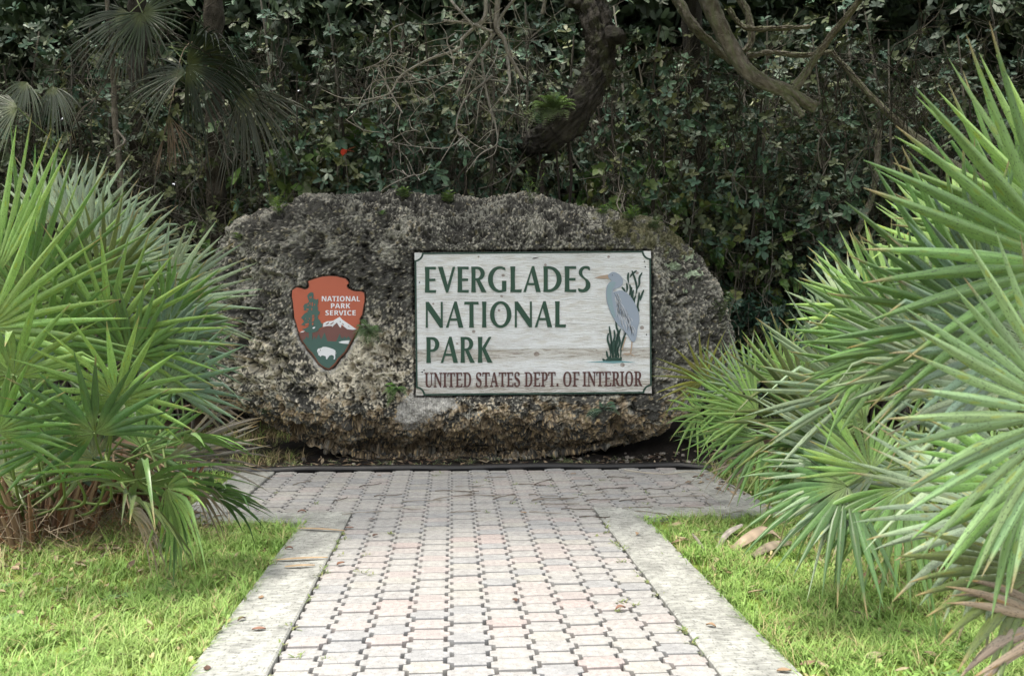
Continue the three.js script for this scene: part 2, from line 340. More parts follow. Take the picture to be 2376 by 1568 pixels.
{
  const out = [[545, 530], [600, 505], [690, 475], [770, 456], [880, 450], [1000, 460], [1100, 462], [1200, 457], [1300, 470], [1420, 490], [1500, 514], [1560, 545], [1610, 590], [1645, 645], [1670, 700], [1692, 770], [1690, 850], [1645, 915], [1570, 978], [1480, 1016], [1300, 1050], [1150, 1062], [1000, 1064], [790, 1046], [668, 1004], [578, 945], [512, 890], [485, 800], [490, 700], [505, 620]];
  const DR = 9.62, Z0 = -10.05, T = 1.2, c0 = P(1090, 765, DR);
  const curve = new THREE.CatmullRomCurve3(out.map(([x, y]) => { const q = P(x, y, DR); return V(q.x - c0.x, q.y - c0.y, 0); }), true).getPoints(900);
  const tab = new Float32Array(1441).fill(0);
  for (let k = 0; k < curve.length - 1; k++) {
    let a0 = Math.atan2(curve[k].y, curve[k].x), a1 = Math.atan2(curve[k + 1].y, curve[k + 1].x); const r0 = Math.hypot(curve[k].x, curve[k].y), r1 = Math.hypot(curve[k + 1].x, curve[k + 1].y);
    if (a1 - a0 > 3) a1 -= 6.28319; if (a0 - a1 > 3) a1 += 6.28319;
    for (let m = 0; m <= 8; m++) { const a = lerp(a0, a1, m / 8), i = Math.round(((a + 4 * Math.PI) % (2 * Math.PI)) / (2 * Math.PI) * 1440) % 1440; tab[i] = lerp(r0, r1, m / 8); }
  }
  for (let i = 0; i < 1440; i++) if (!tab[i]) tab[i] = tab[(i + 1439) % 1440];
  tab[1440] = tab[0];
  const R = (a) => { const u = ((a + 4 * Math.PI) % (2 * Math.PI)) / (2 * Math.PI) * 1440, i = Math.floor(u); return lerp(tab[i], tab[i + 1], u - i); };
  function disc(a, b, ev) {                                // square to disc, then to the outline
    let r, ph;
    if (a === 0 && b === 0) return [c0.x, c0.y, 0, 0];
    const X = a * Math.sqrt(1 - b * b / 2), Y = b * Math.sqrt(1 - a * a / 2); r = Math.hypot(X, Y); ph = Math.atan2(Y, X);
    if (ev) r = ev(Math.min(1, r));
    const q = R(ph) * r; return [c0.x + q * Math.cos(ph), c0.y + q * Math.sin(ph), r, ph];
  }
  // spread the grid evenly over the curved profile
  const arcs = [0], AN = 2000; { let px = 0, pz = 1.2; for (let k = 1; k <= AN; k++) { const r = Math.min(1, k / AN), x = 2.0 * r, z = 1.2 * Math.pow(Math.max(0, 1 - Math.pow(r, 4.3)), 1 / 4.3); arcs.push(arcs[k - 1] + Math.hypot(x - px, z - pz)); px = x; pz = z; } }
  const even = (q) => { const s = q * arcs[AN]; let lo = 0, hi = AN; while (hi - lo > 1) { const m = (lo + hi) >> 1; if (arcs[m] > s) hi = m; else lo = m; } return (lo + (s - arcs[lo]) / (arcs[hi] - arcs[lo])) / AN; };
  const NX = 960, NY = 580, W1 = NX + 1;
  const pos = new Float32Array(W1 * (NY + 1) * 3), col = new Float32Array(pos.length), uv = new Float32Array(W1 * (NY + 1) * 2), meta = [];
  for (let j = 0; j <= NY; j++) for (let i = 0; i <= NX; i++) {
    const [x, y, r, ph] = disc(i / NX * 2 - 1, j / NY * 2 - 1, even), k = j * W1 + i;
    const n = lerp(5.2, 3.6, sstep(0.5, 1, Math.sin(ph)));
    let z = Z0 + T * Math.pow(Math.max(0, 1 - Math.pow(r, n)), 1 / n);
    const near = Math.min(signDist(x, y), polyDist(badgeLocal, x - badgeAt.x, y - badgeAt.y, badgeReach));
    z = lerp(z, -FACE + 0.012, sstep(0.30, 0.0, near) * 0.96);
    z -= 0.55 * Math.pow(sstep(0.62, 0.0, y + 0.06 * n3(x * 1.5, 2, 3) + 0.10 * sstep(1.2, 2.4, Math.abs(x + 0.45))), 1.3) * (1 - sstep(0.93, 1, r));
    pos[k * 3] = x; pos[k * 3 + 1] = y; pos[k * 3 + 2] = z; uv[k * 2] = (x + 0.3 * z) / 1.3; uv[k * 2 + 1] = (y - 0.9 * Math.min(0, z + 9.15)) / 1.3;
  }
  const idx = [];
  for (let j = 0; j < NY; j++) for (let i = 0; i < NX; i++) { const a = j * W1 + i; idx.push(a, a + 1, a + W1 + 1, a, a + W1 + 1, a + W1); }
  const g = new THREE.BufferGeometry();
  g.setAttribute('position', new THREE.BufferAttribute(pos, 3)); g.setIndex(idx); g.computeVertexNormals();
  const nor = g.attributes.normal.array;
  const DARK = [0.052, 0.051, 0.046], GREY = [0.235, 0.234, 0.205], CREAM = [0.46, 0.43, 0.355], OCHRE = [0.27, 0.20, 0.12], BLACK = [0.028, 0.026, 0.023], MOSS = [0.085, 0.085, 0.032], LICH = [0.30, 0.38, 0.27], MORT = [0.36, 0.353, 0.335];
  const mortar = [[918, 978], [928, 945], [945, 922], [962, 900], [975, 880], [990, 915], [1030, 922], [1062, 930], [1050, 950], [1008, 968], [985, 990], [950, 998]].map(([x, y]) => { const q = P(x, y, 8.85); return [q.x, q.y]; });
  const mortarReach = reachOf(mortar);
  const hollows = [[905, 822, 42, 0.22], [650, 838, 26, 0.16], [858, 905, 46, 0.14], [596, 850, 24, 0.16], [560, 890, 24, 0.12], [760, 905, 24, 0.14], [700, 925, 22, 0.12], [940, 780, 18, 0.14], [545, 720, 20, 0.12], [1130, 985, 26, 0.12], [1280, 965, 22, 0.12], [1430, 985, 26, 0.14], [620, 640, 18, 0.1], [740, 560, 18, 0.1], [905, 560, 20, 0.1], [1540, 900, 26, 0.14], [1580, 780, 24, 0.12], [1300, 540, 24, 0.1], [1060, 520, 22, 0.1], [640, 760, 18, 0.12], [560, 800, 20, 0.12], [1010, 1010, 24, 0.12], [820, 985, 26, 0.14], [690, 1000, 24, 0.12]];
  for (let k = 0; k < pos.length / 3; k++) {
    const x = pos[k * 3], y = pos[k * 3 + 1], z = pos[k * 3 + 2];
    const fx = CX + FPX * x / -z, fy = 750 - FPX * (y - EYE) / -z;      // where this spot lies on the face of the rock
    const sd = signDist(x, y), bd = polyDist(badgeLocal, x - badgeAt.x, y - badgeAt.y, badgeReach), md = polyDist(mortar, x, y, mortarReach) + 0.045 * n3(x * 6, y * 6, 3) + 0.02 * n3(x * 17, y * 17, 5);
    const wx = x + 0.05 * n3(x * 4, y * 4, z * 4), wy = y + 0.05 * n3b(x * 4, y * 4, z * 4), wz = z;
    let d = 0.11 * fbm(x * 0.9 + 5, y * 0.9, z * 0.9, 3);
    const top = sstep(700, 520, fy);
    const rid = 1 - Math.abs(n3(wx * 4.2, wy * 5, wz * 4.2)); d += 0.040 * (rid * rid - 0.5);
    const rid2 = 1 - Math.abs(n3b(wx * 10, wy * 12, wz * 10)); d += 0.016 * (rid2 * rid2 - 0.4);
    const [a1, i1] = cells(wx / 0.17, wy / 0.14, wz / 0.17, 3);
    const pm = sstep(-0.25, 0.35, n3(x * 1.4 + 9, y * 1.4, z));
    if (i1 > 0.45) d -= 0.105 * sstep(0.42, 0.2, a1) * lerp(0.25, 1, pm) * lerp(1, 0.6, top);
    const [a2, i2] = cells(wx / 0.075, wy / 0.065, wz / 0.075, 9);
    if (i2 > 0.35) d -= 0.055 * sstep(0.44, 0.18, a2);
    const [a4, i4] = cells(wx / 0.115, wy / 0.10, wz / 0.115, 29); if (i4 > 0.5) d -= 0.075 * sstep(0.36, 0.25, a4 + 0.06 * n3b(x * 30, y * 30, z * 30)) * lerp(1, 0.75, top);
    const [a3] = cells(x / 0.036, y / 0.032, z / 0.036, 17); d -= 0.013 * sstep(0.48, 0.16, a3);
    d += 0.012 * fbm(x * 16, y * 18, z * 16, 2) + 0.005 * n3b(x * 40, y * 40, z * 40);
    for (const [hx, hy, hr, hd] of hollows) { const e = Math.hypot((fx - hx) * 1.0, (fy - hy) * 1.25) / hr + 0.35 * n3(x * 7, y * 7, 11) + 0.15 * n3b(x * 20, y * 20, 2); if (e < 1) d -= hd * 0.8 * sstep(1, 0.3, e); }
    const calm = sstep(0.0, 0.10, md); d = lerp(-0.015 + 0.022 * fbm(x * 9, y * 11, 1, 3) + 0.004 * n3(x * 50, y * 50, 2), d, calm);
    const nearS = Math.min(sd, bd), keep = lerp(0.45, 1, sstep(0.0, 0.18, nearS));
    d = d * keep; if (nearS < 0.12) d = Math.min(d, lerp(0.03, 0.1, nearS / 0.12)); if (sd < 0.12 && sd > 0) d = Math.max(d, -0.09);
    let X = x + nor[k * 3] * d, Y = y + nor[k * 3 + 1] * d, Z = z + nor[k * 3 + 2] * d;
    if (sd < 0.022 + 0.012 * n3(x * 7, y * 7, 5)) Z = -FACE - 0.085;                     // seat cut for the board
    if (bd < 0.012 + 0.008 * n3(x * 9, y * 9, 7)) Z = -FACE - 0.075 + 0.012 * n3(x * 12, y * 12, 4);
    pos[k * 3] = X; pos[k * 3 + 1] = Y; pos[k * 3 + 2] = Z; if (y < 0.7) uv[k * 2 + 1] = (y + 0.9 * (z + 9.15) * sstep(0.7, 0.4, y)) / 1.3;
    // colour: crusts of grey and black over cream limestone, ochre low down, lichen at the right shoulder
    const q1 = fbm(x * 2.1, y * 2.1, z * 2.1, 3), q2 = n3b(x * 7, y * 7, z * 7), q3 = n3(x * 23, y * 23, z * 23), q4 = n3b(x * 40, y * 40, z * 40), q5 = n3(x * 14, y * 14, z * 14);
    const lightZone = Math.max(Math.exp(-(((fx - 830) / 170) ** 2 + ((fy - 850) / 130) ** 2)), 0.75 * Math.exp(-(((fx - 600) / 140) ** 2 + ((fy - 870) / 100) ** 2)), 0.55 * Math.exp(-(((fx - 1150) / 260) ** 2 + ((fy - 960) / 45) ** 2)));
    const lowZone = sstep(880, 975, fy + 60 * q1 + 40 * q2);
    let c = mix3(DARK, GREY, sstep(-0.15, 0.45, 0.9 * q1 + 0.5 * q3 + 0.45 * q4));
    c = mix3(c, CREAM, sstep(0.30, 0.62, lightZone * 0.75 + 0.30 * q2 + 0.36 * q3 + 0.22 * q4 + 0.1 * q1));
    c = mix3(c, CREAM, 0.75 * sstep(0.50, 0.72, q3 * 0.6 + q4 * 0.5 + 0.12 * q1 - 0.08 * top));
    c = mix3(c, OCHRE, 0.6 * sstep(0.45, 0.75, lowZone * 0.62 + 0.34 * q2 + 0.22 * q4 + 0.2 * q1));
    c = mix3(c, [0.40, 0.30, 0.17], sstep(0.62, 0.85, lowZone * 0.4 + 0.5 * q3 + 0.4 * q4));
    c = mix3(c, mix3(BLACK, OCHRE, 0.6 * sstep(0.3, 0.6, q3 + 0.4 * q4)), 0.75 * sstep(0.40, 0.62, 0.10 + 0.40 * q2 + 0.26 * q3 + 0.2 * q1));
    c = mix3(c, MOSS, 0.7 * sstep(0.25, 0.5, 0.6 * sstep(1300, 1500, fx) * sstep(620, 540, fy) + 0.35 * q2 + 0.2 * q3));
    const lic = 0.9 * Math.exp(-(((fx - 1590) / 60) ** 2 + ((fy - 620) / 70) ** 2)) + 0.5 * n3(x * 5.5 + 3, y * 5.5, z * 5.5) + 0.25 * q3;
    c = mix3(c, LICH, 0.85 * sstep(0.88, 0.98, lic));
    if (md < 0.05) c = mix3(c, MORT.map((m) => m * (1 + 0.22 * q2 + 0.16 * q3 + 0.12 * q4)), sstep(0.03, -0.02, md + 0.03 * q3));
    if (bd < 0.055 && bd > 0.0) c = mix3(c, MORT, sstep(0.055, 0.02, bd + 0.03 * q3 + (fy < 740 ? 0.05 : 0)));
    const gr = 1.85 * (1 + 0.12 * q5 + 0.15 * q4);
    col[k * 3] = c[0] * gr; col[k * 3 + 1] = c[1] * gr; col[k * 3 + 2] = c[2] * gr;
  }
  g.setAttribute('color', new THREE.BufferAttribute(col, 3)); g.setAttribute('uv', new THREE.BufferAttribute(uv, 2)); g.computeVertexNormals();
  const speck = texture(1024, 1024, (u, v) => { const a = tileNoise(u, v, 75), b = tileNoise(u, v, 34, n3b), c = tileNoise(u, v, 150, n3b), d = tileNoise(u, v, 12), k = clamp(0.74 + 0.22 * a + 0.24 * b + 0.10 * c + 0.12 * d - (b > 0.40 ? 0.25 : 0), 0.14, 1); return [k, k * 0.992, k * 0.975]; });
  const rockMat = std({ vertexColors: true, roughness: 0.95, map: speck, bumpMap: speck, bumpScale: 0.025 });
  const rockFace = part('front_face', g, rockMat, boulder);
  const caster = new THREE.Raycaster();
  onRock = (px, py) => { const v = V((px - CX) / FPX, -(py - CY) / FPX, -1).applyEuler(camera.rotation).normalize(); caster.set(camera.position, v); const h = caster.intersectObject(rockFace)[0]; return h ? h.point.addScaledVector(v, -0.012) : P(px, py, 9.3); };
  // rounded back of the boulder
  const gb = new GB(), M = 90, N = 50;
  for (let j = 0; j <= N; j++) for (let i = 0; i <= M; i++) {
    const [x, y, r] = disc(i / M * 2 - 1, j / N * 2 - 1), z = Z0 + 0.06 - 1.25 * Math.pow(Math.max(0, 1 - Math.pow(r, 3)), 1 / 3), s = 0.985, d = 0.1 * fbm(x * 1.2, y * 1.2, z * 1.2, 3) * (1 - r * r);
    gb.v(c0.x + (x - c0.x) * s, c0.y + (y - c0.y) * s, z + d, mix3(DARK, GREY, clamp(0.5 + fbm(x * 4, y * 4, z * 4, 3), 0, 1)), x, y);
  }
  for (let j = 0; j < N; j++) for (let i = 0; i < M; i++) { const a = j * (M + 1) + i; gb.q(a, a + M + 1, a + M + 2, a + 1); }
  part('back_face', gb.geo(), rockMat, boulder);
}
// ---------------------------------------------------------------- the wooden sign
const SC = 2.44 / 2127;                                 // metres per unit of the sign drawing
const sg = thing('wooden_sign', 'weathered white plank sign with green lettering and a heron, bolted to the boulder', 'sign', [signAt.x, signAt.y, -FACE]);
sg.rotation.set(0, 0.012, 0.0087);
const bx = (cx, cy) => { const x = cx - 1197, y = cy - 745; return [(x - y * 0.0087) * SC, -(y + x * 0.0087) * SC]; };
const shapeOf = (pts, holes = []) => { const s = new THREE.Shape(pts.map(([x, y]) => new THREE.Vector2(x, y))); for (const h of holes) s.holes.push(new THREE.Path(h.map(([x, y]) => new THREE.Vector2(x, y)))); return s; };
const curveLoop = (pts, n, closed = true) => new THREE.CatmullRomCurve3(pts.map(([x, y]) => V(x, y, 0)), closed).getPoints(n).slice(0, closed ? -1 : undefined).map((p) => [p.x, p.y]);
function slab(pts, depth, holes, bevel = 0.0012) { const g = new THREE.ExtrudeGeometry(shapeOf(pts, holes), { depth, bevelEnabled: bevel > 0, bevelThickness: bevel, bevelSize: bevel, bevelSegments: 1, curveSegments: 8 }); return g; }
const paint = (r, g, b, o = {}) => std({ color: new THREE.Color().setRGB(r, g, b), roughness: 0.55, ...o });
{
  // planks: a stretched grain that bends round knots; the lower boards have lost more of their whitewash
  const knots = [[920, 320, 16], [905, 507, 14], [880, 634, 13], [650, 822, 17], [1300, 228, 14], [2128, 308, 16], [2168, 800, 20], [1215, 1030, 26], [1990, 1135, 22], [500, 930, 12], [1870, 160, 14], [700, 150, 9], [290, 570, 10]];
  const W = 1344, H = 808, memo = new Map();
  const grainAt = (u, v) => {
    const key = Math.round(u * W) + Math.round(v * H) * W; if (memo.has(key)) return memo.get(key);
    const cx = 127 + u * 2127, cy = 108 + (1 - v) * 1284;
    let wy = cy + 26 * fbm2(cx * 0.0016, cy * 0.006, 3), ring = 0;
    for (const [kx, ky, kr] of knots) { const dx = (cx - kx) / (kr * 3.4), dy = (cy - ky) / (kr * 1.7), q = Math.exp(-(dx * dx + dy * dy)); wy += (cy > ky ? -1 : 1) * q * kr * 1.2; const e = Math.hypot((cx - kx) / 1.15, cy - ky); if (e < kr) ring = Math.max(ring, sstep(kr, kr * 0.6, e)); }
    const a = n2(cx * 0.0022, wy * 0.062), b = n2(cx * 0.006 + 40, wy * 0.17), c = n2(cx * 0.02, wy * 0.45);
    const out = [a, b, c, ring, cx, cy]; memo.set(key, out); return out;
  };
  const worn = (cx, cy) => clamp(sstep(975, 990, cy) * sstep(1115, 1060, cy) * 0.95 + sstep(1205, 1290, cy) * 0.85 + 0.25 * n2(cx * 0.003, cy * 0.011) - 0.55 * Math.exp(-(((cx - 1330) / 330) ** 2 + ((cy - 1080) / 70) ** 2)), 0, 1);
  const colMap = texture(W, H, (u, v) => {
    const [a, b, c, ring, cx, cy] = grainAt(u, v), w = worn(cx, cy);
    const lines = sstep(-0.1, 0.55, 0.55 * a + 0.55 * b + 0.4 * c);
    let k = mix3([0.885, 0.90, 0.905], [0.80, 0.805, 0.80], lines);
    k = mix3(k, mix3([0.76, 0.75, 0.72], [0.48, 0.435, 0.38], lines), w * 0.8);
    k = mix3(k, [0.74, 0.725, 0.68], 0.3 * sstep(0.25, 0.6, n2(cx * 0.004 + 9, cy * 0.012) + 0.3 * b));
    k = mix3(k, [0.30, 0.22, 0.17], ring * 0.75 * (0.6 + 0.4 * c));
    const sp = n2(cx * 0.05, cy * 0.12); if (sp > 0.86) k = mix3(k, [0.4, 0.36, 0.3], 0.5);
    return k;
  }, true);
  const bump = texture(W, H, (u, v) => { const [a, b, c, ring] = grainAt(u, v); const h = 0.6 - 0.22 * sstep(-0.2, 0.6, a) - 0.22 * sstep(-0.2, 0.7, b) - 0.1 * c - 0.5 * ring; return [h, h, h]; });
  const wood = std({ map: colMap, bumpMap: bump, bumpScale: 0.006, roughness: 0.85 });
  const edges = [-1, -0.665, -0.355, -0.02, 0.335, 0.66, 1].map((k) => k * SH);
  edges[1] = (745 - 1200) * SC; edges[2] = (745 - 975) * SC;
  for (let k = 0; k < edges.length - 1; k++) {
    const y0 = edges[k] + (k ? 0.0008 : 0), y1 = edges[k + 1] - (k < edges.length - 2 ? 0.0008 : 0), g = new THREE.BoxGeometry(2 * SW, y1 - y0, 0.05, 1, 1, 1), p = g.attributes.position, uv = g.attributes.uv;
    g.translate(0, (y0 + y1) / 2, -0.025 + (k % 2 ? 0.0006 : 0));
    for (let i = 0; i < p.count; i++) uv.setXY(i, (p.getX(i) + SW) / (2 * SW), (p.getY(i) + SH) / (2 * SH));
    part('plank', g, wood, sg);
  }
  const GREEN = paint(0.012, 0.060, 0.033), PALE = paint(0.52, 0.53, 0.51, { roughness: 0.8 }), DGREEN = paint(0.014, 0.050, 0.034);
  // green border line with scooped corners
  {
    const b = 0.018, rC = 0.078, o = [], i2 = [];
    const loop = (ins, rc) => { const L = -SW + ins, R = SW - ins, Bt = -SH + ins, Tp = SH - ins, pts = []; for (const [x, y, a0] of [[R, Tp, Math.PI], [L, Tp, Math.PI * 1.5], [L, Bt, 0], [R, Bt, Math.PI / 2]]) for (let k = 0; k <= 8; k++) { const a = a0 + (x > 0 === y > 0 ? 1 : 1) * (k / 8) * Math.PI / 2; const X = (x > 0 ? SW : -SW), Y = (y > 0 ? SH : -SH); pts.push([X + rc * Math.cos(a), Y + rc * Math.sin(a)]); } return pts.map(([x, y]) => [clamp(x, L, R), clamp(y, Bt, Tp)]); };
    const outer = loop(0.0006, rC), inner = loop(b, rC + b);
    // corner order: each scoop runs the other way round so that the outline stays simple
    const fix = (a) => { const r = []; for (let c = 0; c < 4; c++) r.push(...a.slice(c * 9, c * 9 + 9).reverse()); return r; };
    part('border', slab(fix(outer), 0.004, [fix(inner).reverse()], 0), DGREEN, sg).position.z = 0.001;
  }
  // raised letters: flared upright capitals drawn as outlines, height 100
  const arc = (cx, cy, rx, ry, a0, a1, n = 14) => { const r = []; for (let k = 0; k <= n; k++) { const a = (a0 + (a1 - a0) * k / n) * Math.PI / 180; r.push([cx + rx * Math.cos(a), cy + ry * Math.sin(a)]); } return r; };
  const stem = (x, w = 17) => [[x - 0.8, 0], [x + w + 0.8, 0], [x + w - 0.5, 25], [x + w - 0.5, 75], [x + w + 0.8, 100], [x - 0.8, 100], [x + 0.5, 75], [x + 0.5, 25]];
  const glyph = {
    E: [41, [[-0.8, 0], [41, -1], [42, 10], [17, 9.5], [16.5, 44], [39, 44.5], [39, 54.5], [16.5, 54], [17, 90], [41, 89], [41, 100], [-0.8, 100], [0.5, 75], [0.5, 25]]],
    V: [67, [[0, 100], [19, 100], [37.5, 30], [57, 100], [67, 100], [40, 0], [31, 0]]],
    R: [60, [[-0.8, 0], [17.8, 0], [16.5, 25], [16.5, 46], [19, 46], [40, 0], [60, 0], [34, 48], ...arc(24, 73, 29, 27, -55, 90, 16), [-0.8, 100], [0.5, 75], [0.5, 25]], [[16.5, 55], [16.5, 90], [22, 90], ...arc(22, 72.5, 14, 17.5, 88, -88, 12), [22, 55]]],
    G: [72, [...arc(45, 50, 45, 51, 62, 285, 34).map(([x, y]) => [x, y]), [68, 3], [71, 5], [71, 45], [54, 45], [54, 10], [48, 8.5], ...arc(48, 50, 29, 41.5, 268, 75, 26), [68, 84]]],
    L: [42, [[-0.8, 0], [41, -1], [43, 11], [17, 10], [16.5, 75], [17.8, 100], [-0.8, 100], [0.5, 75], [0.5, 25]]],
    A: [67, [[0, 0], [10, 0], [17, 27], [43, 27], [49, 0], [67, 0], [42, 101], [33, 101]], [[20, 36], [31, 76], [41, 36]]],
    D: [70, [[-0.8, 0], ...arc(20, 50, 50, 50.5, -90, 90, 24), [-0.8, 100], [0.5, 75], [0.5, 25]], [[16.5, 10], [16.5, 90], ...arc(20, 50, 31, 40, 88, -88, 22)]],
    S: [46, [...curveLoop([[44, 84], [43, 97], [30, 101], [14, 97], [3, 84], [3, 68], [13, 56], [25, 46], [29, 34], [26, 18], [16, 10], [0, 14], [2, 2], [16, -2], [33, 2], [45, 16], [46, 33], [38, 46], [25, 56], [17, 66], [16, 80], [24, 90], [33, 90]], 90)]],
    N: [67, [[-0.3, 0], [8.7, 0], [8.2, 25], [8.2, 68], [56, 0], [67, 0], [66.7, 100], [58.5, 100], [58.8, 75], [58.8, 34], [12, 100], [-0.3, 100], [0.5, 75], [0.5, 25]]],
    T: [56, [[19, 0], [37, 0], [36, 25], [36, 89.5], [56, 88.5], [55, 100], [1, 100], [0, 88.5], [20, 89.5], [20, 25]]],
    I: [18, stem(0.5)],
    O: [83, arc(41.5, 50, 41.5, 51.5, 0, 356, 44), arc(41.5, 50, 24, 41.5, 0, -356, 40)],
    P: [51, [[-0.8, 0], [17.8, 0], [16.5, 25], [16.5, 43], [22, 43], ...arc(24, 71.5, 27, 28.5, -88, 90, 18), [-0.8, 100], [0.5, 75], [0.5, 25]], [[16.5, 52], [16.5, 90], [21, 90], ...arc(21, 71, 13.5, 19, 88, -88, 12)]],
    K: [58, [[-0.8, 0], [17.8, 0], [16.5, 25], [16.5, 50], [38, 0], [58, 0], [30, 56], [54, 100], [43, 100], [16.5, 58], [16.5, 75], [17.8, 100], [-0.8, 100], [0.5, 75], [0.5, 25]]],
  };
  const rows = [
    ['EVERGLADES', [[222, 320], [338, 494], [515, 614], [638, 775], [787, 955], [990, 1090], [1105, 1262], [1287, 1450], [1478, 1580], [1600, 1708]], 239, 470],
    ['NATIONAL', [[228, 382], [408, 566], [574, 704], [734, 773], [805, 998], [1028, 1183], [1208, 1365], [1392, 1488]], 553, 786],
    ['PARK', [[234, 350], [362, 518], [542, 670], [697, 828]], 869, 1102]];
  for (const [word, spans, yt, yb] of rows) [...word].forEach((ch, k) => {
    const [gw, o, hole] = glyph[ch], [x0, x1] = spans[k], tilt = -0.0045 * (x0 - 222), sx = (x1 - x0) / gw, sy = (yb - yt) / 100;
    const map = (pts) => pts.map(([x, y]) => bx(x0 + x * sx, yb + tilt - y * sy));
    const g = slab(map(o), 0.009, hole ? [map(hole)] : []);
    part('letter', g, [GREEN, PALE], sg).position.z = 0.001;
  });
  // small brown serif line
  const serif = await new FontLoader().loadAsync('fonts/droid/droid_serif_bold.typeface.json');
  const BROWN = paint(0.085, 0.032, 0.028), words = [['UNITED', 216, 636], ['STATES', 677, 1076], ['DEPT.', 1115, 1422], ['OF', 1465, 1612], ['INTERIOR', 1640, 2178]];
  for (const [w, x0, x1] of words) {
    const whole = new TextGeometry(w, { font: serif, size: 100, depth: 1, bevelEnabled: false, curveSegments: 5 }); whole.computeBoundingBox();
    const bw = whole.boundingBox, sx = (x1 - x0) / (bw.max.x - bw.min.x);
    let pen = 0;
    for (const ch of w) {
      const gg = new TextGeometry(ch, { font: serif, size: 100, depth: 1, bevelEnabled: false, curveSegments: 5 }), p = gg.attributes.position;
      const adv = serif.data.glyphs[ch].ha * 100 / serif.data.resolution;
      for (let i = 0; i < p.count; i++) { const cx = x0 + (p.getX(i) + pen - bw.min.x) * sx, cy = 1322 - 0.0055 * (cx - 216) - p.getY(i) * 1.43 * 0.93, [X, Y] = bx(cx, cy); p.setXYZ(i, X, Y, 0.0008 + p.getZ(i) * 0.008); }
      gg.computeVertexNormals(); pen += adv;
      part('letter', gg, BROWN, sg);
    }
  }
  // heron carved in low relief, with reeds
  const L = (pts) => pts.map(([x, y]) => bx(x, y));
  const BLUE = paint(0.30, 0.355, 0.435, { roughness: 0.75 }), TEAL = paint(0.26, 0.36, 0.40, { roughness: 0.75 }), TAN = paint(0.42, 0.32, 0.24, { roughness: 0.75 }), REED = paint(0.012, 0.050, 0.035), WATER = paint(0.16, 0.33, 0.36), LINE = paint(0.52, 0.54, 0.57), INK = paint(0.10, 0.115, 0.13);
  const heron = part('heron', slab(curveLoop(L([[1868, 320], [1888, 297], [1915, 286], [1950, 297], [1985, 327], [2001, 362], [1996, 396], [1972, 420], [1938, 434], [1916, 448], [1914, 468], [1935, 463], [1968, 453], [2012, 460], [2060, 497], [2096, 545], [2130, 612], [2148, 682], [2148, 742], [2134, 792], [2126, 852], [2112, 902], [2094, 914], [2070, 888], [2044, 846], [2000, 800], [1958, 756], [1920, 700], [1886, 630], [1862, 560], [1853, 500], [1853, 450], [1862, 408], [1880, 380], [1900, 364], [1884, 347]]), 120), 0.010, [], 0.002), BLUE, sg);
  heron.position.z = 0.0005;
  part('neck', slab(curveLoop(L([[1884, 382], [1912, 372], [1935, 378], [1925, 405], [1905, 440], [1898, 480], [1905, 540], [1920, 620], [1935, 690], [1918, 692], [1890, 628], [1866, 556], [1858, 500], [1858, 450], [1866, 412]]), 60), 0.0022, [], 0.0006), TEAL, heron).position.z = 0.0122;
  part('beak', slab(L([[1745, 337], [1800, 320], [1868, 309], [1876, 346], [1800, 343]]), 0.008), TAN, heron);
  const line = (pts, w, z, m, name, parent, taper = true, n = 14) => {
    const c = curveLoop(pts.map(([x, y]) => bx(x, y)), n, false), a = [], b = [];
    c.forEach(([x, y], i) => { const [x0, y0] = c[Math.max(0, i - 1)], [x1, y1] = c[Math.min(c.length - 1, i + 1)], l = Math.hypot(x1 - x0, y1 - y0), nx = -(y1 - y0) / l, ny = (x1 - x0) / l, t = i / (c.length - 1), ww = w * SC / 2 * (taper ? Math.max(0.06, Math.pow(Math.sin(Math.PI * Math.min(0.97, 0.12 + 0.88 * t)), 0.7)) : 1); a.push([x + nx * ww, y + ny * ww]); b.push([x - nx * ww, y - ny * ww]); });
    const g = slab([...a, ...b.reverse()], z, [], 0); return name ? part(name, g, m, parent) : g;
  };
  line([[1972, 320], [2010, 350], [2065, 398]], 9, 0.006, LINE, 'crest', heron);
  line([[2086, 905], [2082, 960], [2072, 1028]], 11, 0.006, TAN, 'leg', heron, false);
  line([[2030, 868], [2014, 920], [1994, 985]], 11, 0.006, TAN, 'leg', heron, false);
  for (const f of [[[2072, 1024], [2040, 1018], [2005, 1026]], [[2072, 1024], [2090, 1030], [2106, 1042]], [[2072, 1024], [2050, 1030], [2030, 1032]]]) line(f, 9, 0.005, TAN, 'toe', heron, false, 6);
  const eye = new THREE.CylinderGeometry(0.005, 0.005, 0.002, 10); eye.rotateX(Math.PI / 2); { const [x, y] = bx(1906, 314); eye.translate(x, y, 0.0135); part('eye', eye, paint(0.02, 0.02, 0.02), heron); }
  const r = rngOf(31), fe = [], fd = [];
  for (let k = 0; k < 95; k++) {
    const t = r(), cx = lerp(1935, 2085, t) + rr(-55, 40, r) * (0.4 + t), cy = lerp(500, 830, t) + rr(-40, 40, r), len = rr(35, 95, r), a = 1.15 + rr(-0.22, 0.25, r);
    const pts = [[cx, cy], [cx + Math.cos(a) * len * 0.5 + rr(-5, 5, r), cy + Math.sin(a) * len * 0.5], [cx + Math.cos(a + 0.15) * len, cy + Math.sin(a + 0.15) * len]];
    if (pts.some(([x, y]) => x > 2050 + (y - 495) * 0.32 || x > 2132 || x < 1866 + (y - 500) * 0.40 || y > 880)) continue;
    (r() < 0.62 ? fe : fd).push(line(pts, rr(3.5, 6, r), 0.0016, null, null, null, true, 8));
  }
  for (const [a, m] of [[fe, LINE], [fd, INK]]) { const f = part('feathers', mergeGeometries(a), m, heron); f.position.z = 0.0122; f.userData.kind = 'stuff'; }
